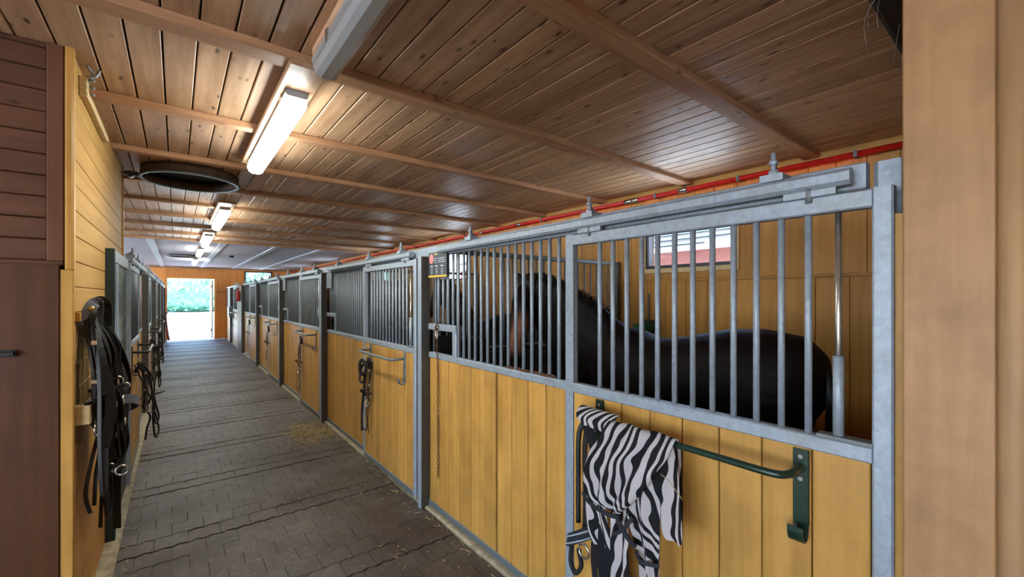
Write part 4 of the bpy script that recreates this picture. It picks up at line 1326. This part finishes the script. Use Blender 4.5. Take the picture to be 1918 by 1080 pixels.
# ------------------------------------------------------------------ drinker
dk = thing('water_bowl', 'dark green drinking bowl on the back wall above the horse', 'water bowl', (XB, 2.72, 1.37))
bm = bmesh.new()
K = 18
prof = [(0.02, -0.085), (0.07, -0.075), (0.105, -0.03), (0.115, 0.03), (0.105, 0.03), (0.095, -0.02), (0.06, -0.06), (0.01, -0.068)]
rg = [[bm.verts.new((-0.13 + r_ * math.cos(2 * math.pi * i / K), r_ * math.sin(2 * math.pi * i / K), z)) for i in range(K)] for r_, z in prof]
for a, b in zip(rg, rg[1:]):
    for i in range(K): bm.faces.new((a[i], a[(i + 1) % K], b[(i + 1) % K], b[i]))
bm.faces.new(rg[0]); bm.faces.new(rg[-1])
bm_obj('bowl', bm, M['bowl'], dk, True)
bar('valve_box', (-0.075, -0.07, 0.0), (0.0, 0.07, 0.075), M['greend'], dk, 0.012)
bar('back_plate', (-0.03, -0.06, -0.06), (0.0, 0.06, 0.05), M['bowl'], dk)
cyl('feed_pipe', (-0.03, 0, 0.07), (-0.03, 0, 0.36), 0.011, M['galvd'], dk)

# ------------------------------------------------------------------ horses
def ell(bm, secs, lat=None, k_=16):
    """closed loft; secs: (centre, tangent-plane vectors handled by path), r_lateral, r_vertical"""
    path = [Vector(s[0]) for s in secs]
    n = len(path)
    rings = []
    prev = None
    for i, s in enumerate(secs):
        a = path[max(i - 1, 0)]; b = path[min(i + 1, n - 1)]
        t = (b - a).normalized()
        side = Vector(s[3]).normalized() if len(s) > 3 else Vector((0, 1, 0))
        side = (side - t * side.dot(t)).normalized()
        up = side.cross(t).normalized()
        rings.append([bm.verts.new(path[i] + side * (s[1] * math.cos(2 * math.pi * q / k_)) + up * (s[2] * math.sin(2 * math.pi * q / k_))) for q in range(k_)])
    for r0, r1 in zip(rings, rings[1:]):
        for j in range(k_):
            bm.faces.new((r0[j], r0[(j + 1) % k_], r1[(j + 1) % k_], r1[j]))
    bm.faces.new(rings[0][::-1]); bm.faces.new(rings[-1])

def horse(label, loc, rotz, neck, head, pale, scale=1.0):
    t = thing('horse', label, 'horse', loc, rotz)
    bm = bmesh.new()
    trunk = [(-0.775, 1.17, .05, .07), (-0.745, 1.17, .15, .17), (-0.66, 1.185, .235, .25), (-0.50, 1.18, .285, .285), (-0.33, 1.165, .295, .295), (-0.10, 1.11, .295, .295), (0.12, 1.06, .295, .305), (0.30, 1.055, .28, .32), (0.44, 1.10, .25, .325), (0.60, 1.14, .22, .30), (0.72, 1.17, .17, .23), (0.80, 1.17, .08, .12)]
    ell(bm, [((x_, 0, z_), a, b) for x_, z_, a, b in trunk], k_=20)
    ell(bm, neck)
    ell(bm, head)
    for sy in (-1, 1):
        # front leg: elbow, knee, fetlock, pastern
        ell(bm, [((0.50, .15 * sy, 1.08), .10, .13, (0, 1, 0)), ((0.49, .155 * sy, 0.88), .085, .10), ((0.50, .15 * sy, 0.70), .058, .068), ((0.505, .145 * sy, 0.52), .05, .055), ((0.505, .145 * sy, 0.44), .045, .048), ((0.50, .145 * sy, 0.30), .034, .038), ((0.50, .145 * sy, 0.17), .04, .044), ((0.53, .145 * sy, 0.09), .038, .04)], k_=12)
        # hind leg: thigh, stifle, hock, fetlock
        ell(bm, [((-0.50, .15 * sy, 1.12), .15, .22, (0, 1, 0)), ((-0.50, .17 * sy, 0.92), .12, .17), ((-0.53, .165 * sy, 0.75), .08, .10), ((-0.63, .15 * sy, 0.58), .052, .065), ((-0.655, .145 * sy, 0.50), .046, .058), ((-0.635, .145 * sy, 0.34), .036, .042), ((-0.61, .145 * sy, 0.17), .042, .046), ((-0.575, .145 * sy, 0.09), .04, .042)], k_=12)
    # ears
    e0 = Vector(head[0][0]) 
    hs = Vector(head[0][3]).normalized()
    for sy, tip in ((-1, 1), (1, 1)):
        b0 = e0 + hs * (0.062 * sy) + Vector((0, 0, 0.055))
        out = hs * (0.95 * sy)
        d = (Vector((0, 0, 1)) + out).normalized()
        fw = (Vector(head[1][0]) - e0)
        ell(bm, [(b0 - d * .03, .036, .032, hs), (b0 + d * .025, .042, .026, hs), (b0 + d * .065, .036, .02, hs), (b0 + d * .105, .012, .01, hs)], k_=10)
    me = bpy.data.meshes.new('body_raw')
    bmesh.ops.recalc_face_normals(bm, faces=bm.faces)
    bm.to_mesh(me); bm.free()
    o = bpy.data.objects.new('body_raw', me)
    C.objects.link(o)
    rm = o.modifiers.new('r', 'REMESH'); rm.mode = 'VOXEL'; rm.voxel_size = 0.017
    sm = o.modifiers.new('s', 'SMOOTH'); sm.factor = 0.5; sm.iterations = 8
    dg = bpy.context.evaluated_depsgraph_get()
    bme = bpy.data.meshes.new_from_object(o.evaluated_get(dg))
    bpy.data.objects.remove(o)
    for p in bme.polygons: p.use_smooth = True
    bme.materials.clear()
    bme.materials.append(M['coat'])
    at_ = bme.attributes.new('muzzle', 'FLOAT', 'POINT')
    h0, h1 = Vector(head[1][0]), Vector(head[-2][0])
    for i, v in enumerate(bme.vertices):
        ax = h1 - h0
        f = (v.co - h0).dot(ax) / ax.length_squared
        dist = (v.co - (h0 + ax * f)).length
        g = 0.0
        if dist < 0.16 and f > 0.0:
            g = max(0.0, min(1.0, (f - 0.28) / 0.22)) * max(0.0, min(1.0, (0.98 - f) / 0.16)) * pale
            g *= 0.75 + 0.5 * mnoise.noise(v.co * 9)
        at_.data[i].value = max(0.0, min(1.0, g))
    body = link('body', bme, None, t)
    for sy in (-1, 1):
        for px_, in ((0.545,), (-0.56,)):
            bm = bmesh.new()
            bmesh.ops.create_cone(bm, cap_ends=True, segments=14, radius1=0.062, radius2=0.046, depth=0.085)
            bm_obj('hoof', bm, M['hoof'], t, True, (px_, .145 * sy, 0.0425))
    # eyes
    hax = (Vector(head[-1][0]) - e0).normalized()
    ec = Vector(head[1][0]).lerp(Vector(head[2][0]), 0.35)
    fwd = hax.cross(hs)
    if fwd.dot(Vector((0, 0, -1)).cross(hs)) < 0: fwd = -fwd
    for sy in (-1, 1):
        bm = bmesh.new(); bmesh.ops.create_uvsphere(bm, u_segments=12, v_segments=8, radius=0.021)
        bm_obj('eye', bm, M['eye'], t, True, ec + hs * (0.083 * sy) + fwd * 0.035)
    # mane: strands down the crest and a forelock
    bm = bmesh.new()
    cr = spline([Vector(s[0]) + Vector((-0.55, 0, 0.83)).normalized() * s[2] * 0.92 for s in neck[1:]] + [e0 + Vector((0.0, 0, 0.09))], 8)
    rd = random.Random(int(loc[1] * 100))
    for i in range(230):
        p = cr[rd.randrange(len(cr))] + Vector((rd.uniform(-.02, .02), rd.uniform(-.015, .015), rd.uniform(-.01, .008)))
        sd = rd.choice((-1, 1, 1))
        q = [p + Vector((0, 0, -0.02)), p + Vector((-0.01, 0.03 * sd, 0.012)), p + Vector((-0.02, 0.085 * sd, -0.05)), p + Vector((-0.01 + rd.uniform(-.03, .03), 0.10 * sd, -0.14 - rd.uniform(0, .07)))]
        sweep(bm, q, lambda t_: [(-.006 * (1.1 - t_), 0), (.006 * (1.1 - t_), 0), (0, .004 * (1.1 - t_))])
    for i in range(50):
        p = e0 + Vector((0, 0, 0.085)) + hs * rd.uniform(-.05, .05)
        q = [p, p + fwd * 0.07 + hax * 0.05, p + fwd * 0.085 + hax * (0.14 + rd.uniform(0, .08)) + hs * rd.uniform(-.03, .03)]
        sweep(bm, q, lambda t_: [(-.006 * (1.1 - t_), 0), (.006 * (1.1 - t_), 0), (0, .004 * (1.1 - t_))])
    mn = bm_obj('mane', bm, M['hair'], t); mn['kind'] = 'stuff'
    bm = bmesh.new()
    for i in range(110):
        a = rd.uniform(0, 6.28); r_ = rd.uniform(0, 0.035)
        dx, dy = r_ * math.cos(a), r_ * math.sin(a)
        q = [Vector((-0.70 + dx * .4, dy * .5, 1.33)), Vector((-0.775 + dx * .5, dy, 1.22)), Vector((-0.79 + dx * .7, dy * 1.6, 0.95)), Vector((-0.75 + dx, dy * 2, 0.62 - rd.uniform(0, .12)))]
        sweep(bm, spline(q, 3), lambda t_: [(-.007, 0), (.007, 0), (0, .006)])
    tl_ = bm_obj('tail', bm, M['hair'], t); tl_['kind'] = 'stuff'
    return t

neck1 = [((0.52, 0.0, 1.10), .19, .29), ((0.72, 0.03, 1.20), .17, .325), ((0.90, 0.10, 1.36), .14, .335), ((1.04, 0.18, 1.51), .12, .29), ((1.13, 0.26, 1.66), .095, .195), ((1.19, 0.32, 1.74), .07, .11)]
ls = Vector((0.60, 0.80, 0)).normalized()   # across the face, in horse axes
head1 = [((1.22, 0.33, 1.73), .078, .085, ls), ((1.205, 0.385, 1.66), .100, .115, ls), ((1.185, 0.43, 1.55), .098, .125, ls), ((1.165, 0.47, 1.43), .078, .11, ls), ((1.15, 0.51, 1.30), .064, .085, ls), ((1.14, 0.53, 1.21), .064, .074, ls), ((1.135, 0.535, 1.15), .060, .062, ls), ((1.135, 0.535, 1.11), .035, .035, ls)]
neck2 = [((0.50, 0.0, 1.14), .17, .28), ((0.68, 0.0, 1.36), .13, .25), ((0.84, 0.0, 1.53), .105, .205), ((0.98, 0.0, 1.66), .09, .165), ((1.08, 0.0, 1.75), .08, .13), ((1.13, 0.0, 1.79), .06, .09)]
head2 = [((1.13, 0, 1.79), .075, .08, (0, 1, 0)), ((1.20, 0, 1.74), .098, .115, (0, 1, 0)), ((1.29, 0, 1.66), .098, .125, (0, 1, 0)), ((1.38, 0, 1.57), .078, .11, (0, 1, 0)), ((1.47, 0, 1.48), .064, .085, (0, 1, 0)), ((1.53, 0, 1.42), .062, .072, (0, 1, 0)), ((1.57, 0, 1.38), .058, .06, (0, 1, 0)), ((1.60, 0, 1.355), .035, .035, (0, 1, 0))]
# horse x axis -> world +Y, horse +y -> world -X
horse('dark bay horse with brown muzzle looking through the bars of the nearest stall', (2.65, 1.48, 0.05), R(90), neck1, head1, 1.0)
horse('black horse standing behind the divider in the second stall', (3.02, 4.25, 0.05), R(90), neck2, head2, 0.2)

# ------------------------------------------------------------------ straw on the floor
bm = bmesh.new()
def stalk(x_, y_, L):
    a = random.uniform(0, math.pi)
    z_ = random.uniform(0.004, 0.016)
    p = Vector((x_, y_, z_)); d = Vector((math.cos(a), math.sin(a), random.uniform(-.05, .1))) * L
    w_ = Vector((-math.sin(a), math.cos(a), 0)) * 0.0016
    vs = [bm.verts.new(p - w_), bm.verts.new(p + w_), bm.verts.new(p + d + w_), bm.verts.new(p + d - w_)]
    u_ = [bm.verts.new(v.co + Vector((0, 0, 0.002))) for v in vs]
    bm.faces.new(u_)
    for i in range(4): bm.faces.new((vs[i], vs[(i + 1) % 4], u_[(i + 1) % 4], u_[i]))
for i in range(900):
    stalk(1.40 + random.gauss(0, .13) - abs(random.gauss(0, .12)), 5.72 + random.gauss(0, .26), random.uniform(.02, .09))
for i in range(500):
    y_ = 1.6 + 9 * random.random() ** 1.4
    stalk(random.uniform(PX0 + .02, PX1 - .05), y_, random.uniform(.008, .035))
for i in range(420):
    y_ = random.uniform(1.6, 12)
    stalk(random.choice((PX1 - 0.02 - abs(random.gauss(0, .03)), PX0 + 0.02 + abs(random.gauss(0, .03)))), y_, random.uniform(.02, .07))
for v in bm.verts:
    v.co.x = min(v.co.x, PX1 - 0.012)
o = bm_obj('loose_straw', bm, M['straw'])
tag(o, 'loose straw scattered over the paving and heaped by the right stalls', 'straw', None, 'stuff')

# ------------------------------------------------------------------ outside
yard = struct('ground_outside', 'pale sunlit yard beyond the far doorway', 'ground', bar_mesh(400, 400, 0.1, M['gravel'], 0.0), None, (0, 0, -0.27))
struct('lawn', 'strip of lawn across the yard', 'lawn', bar_mesh(60, 24, 0.06, M['lawn'], 0.0), None, (10, 45, -0.21))
apron = struct('ground_apron', 'concrete apron outside the far doorway', 'ground', bar_mesh(8, 10, 0.2, M['gravel'], 0.0), None, (0.5, YE + 5.18, -0.12))
hg = thing('hedge', 'dense green hedge across the yard beyond the doorway', 'hedge', (6, 66, -0.22))
bm = bmesh.new()
bmesh.ops.create_icosphere(bm, subdivisions=4, radius=1.0)
for v in bm.verts:
    v.co = Vector((v.co.x * 26, v.co.y * 3.0, 4.0 + v.co.z * 4.0)) + Vector((0, 0, 0))
    nn = mnoise.noise(v.co * 0.5) * 0.9 + mnoise.noise(v.co * 1.6) * 0.4
    v.co += Vector((0, -nn, nn * .6))
bm_obj('foliage_mass', bm, M['leaf'], hg, True)
bm = bmesh.new()
rd = random.Random(3)
for i in range(5000):
    a = rd.uniform(-22, 22); z_ = rd.uniform(0.2, 8.0)
    yy = -3.0 * math.sqrt(max(0.05, 1 - (a / 26) ** 2 - ((z_ - 4) / 4.2) ** 2)) + rd.uniform(-.7, .3)
    c_ = Vector((a, yy, z_))
    q = Matrix.Rotation(rd.uniform(0, 6.28), 3, 'Z') @ Matrix.Rotation(rd.uniform(-1.2, 1.2), 3, 'X')
    s_ = rd.uniform(.12, .3)
    bm.faces.new([bm.verts.new(c_ + q @ Vector(p)) for p in ((-s_, 0, 0), (0, s_ * .1, -s_ * .5), (s_, 0, 0), (0, s_ * .1, s_ * .5))])
o = bm_obj('leaves', bm, M['leaf'], hg); o['kind'] = 'stuff'
for i in range(8):
    cyl('stem', (-18 + 5 * i, 0, 0), (-18 + 5 * i, 0, 3), 0.15, M['bark'], hg)
nbd = thing('neighbour_building', 'low reddish building with pale roof outside the stall window', 'building', (11.0, 4.0, -0.22))
bar('wall', (0, -14, 0), (6, 14, 3.3), M['brickred'], nbd)
bm = bmesh.new()
vs = [bm.verts.new(v) for v in ((-0.5, -14.5, 3.22), (-0.5, 14.5, 3.22), (3, 14.5, 4.75), (3, -14.5, 4.75), (6.5, 14.5, 3.22), (6.5, -14.5, 3.22))]
bm.faces.new((vs[0], vs[1], vs[2], vs[3])); bm.faces.new((vs[3], vs[2], vs[4], vs[5]))
bmesh.ops.solidify(bm, geom=bm.faces[:], thickness=0.12)
rf = bm_obj('roof', bm, M['roofgrey'], nbd)
for i in range(7):
    f_ = (i + 0.5) / 7
    a_ = bar('roof_batten', (-0.5 + 3.5 * f_ - 0.04, -14.5, 3.22 + 1.53 * f_ + 0.0), (-0.5 + 3.5 * f_ + 0.04, 14.5, 3.22 + 1.53 * f_ + 0.07), M['galv'], rf)
bar('gutter', (-0.62, -14.5, 3.12), (-0.5, 14.5, 3.24), M['galv'], nbd)
for i in range(5):
    wdw = bar('window', (-0.03, -9.6 + 4.5 * i, 1.1), (0.02, -8.4 + 4.5 * i, 2.2), M['frame_dark'], nbd)
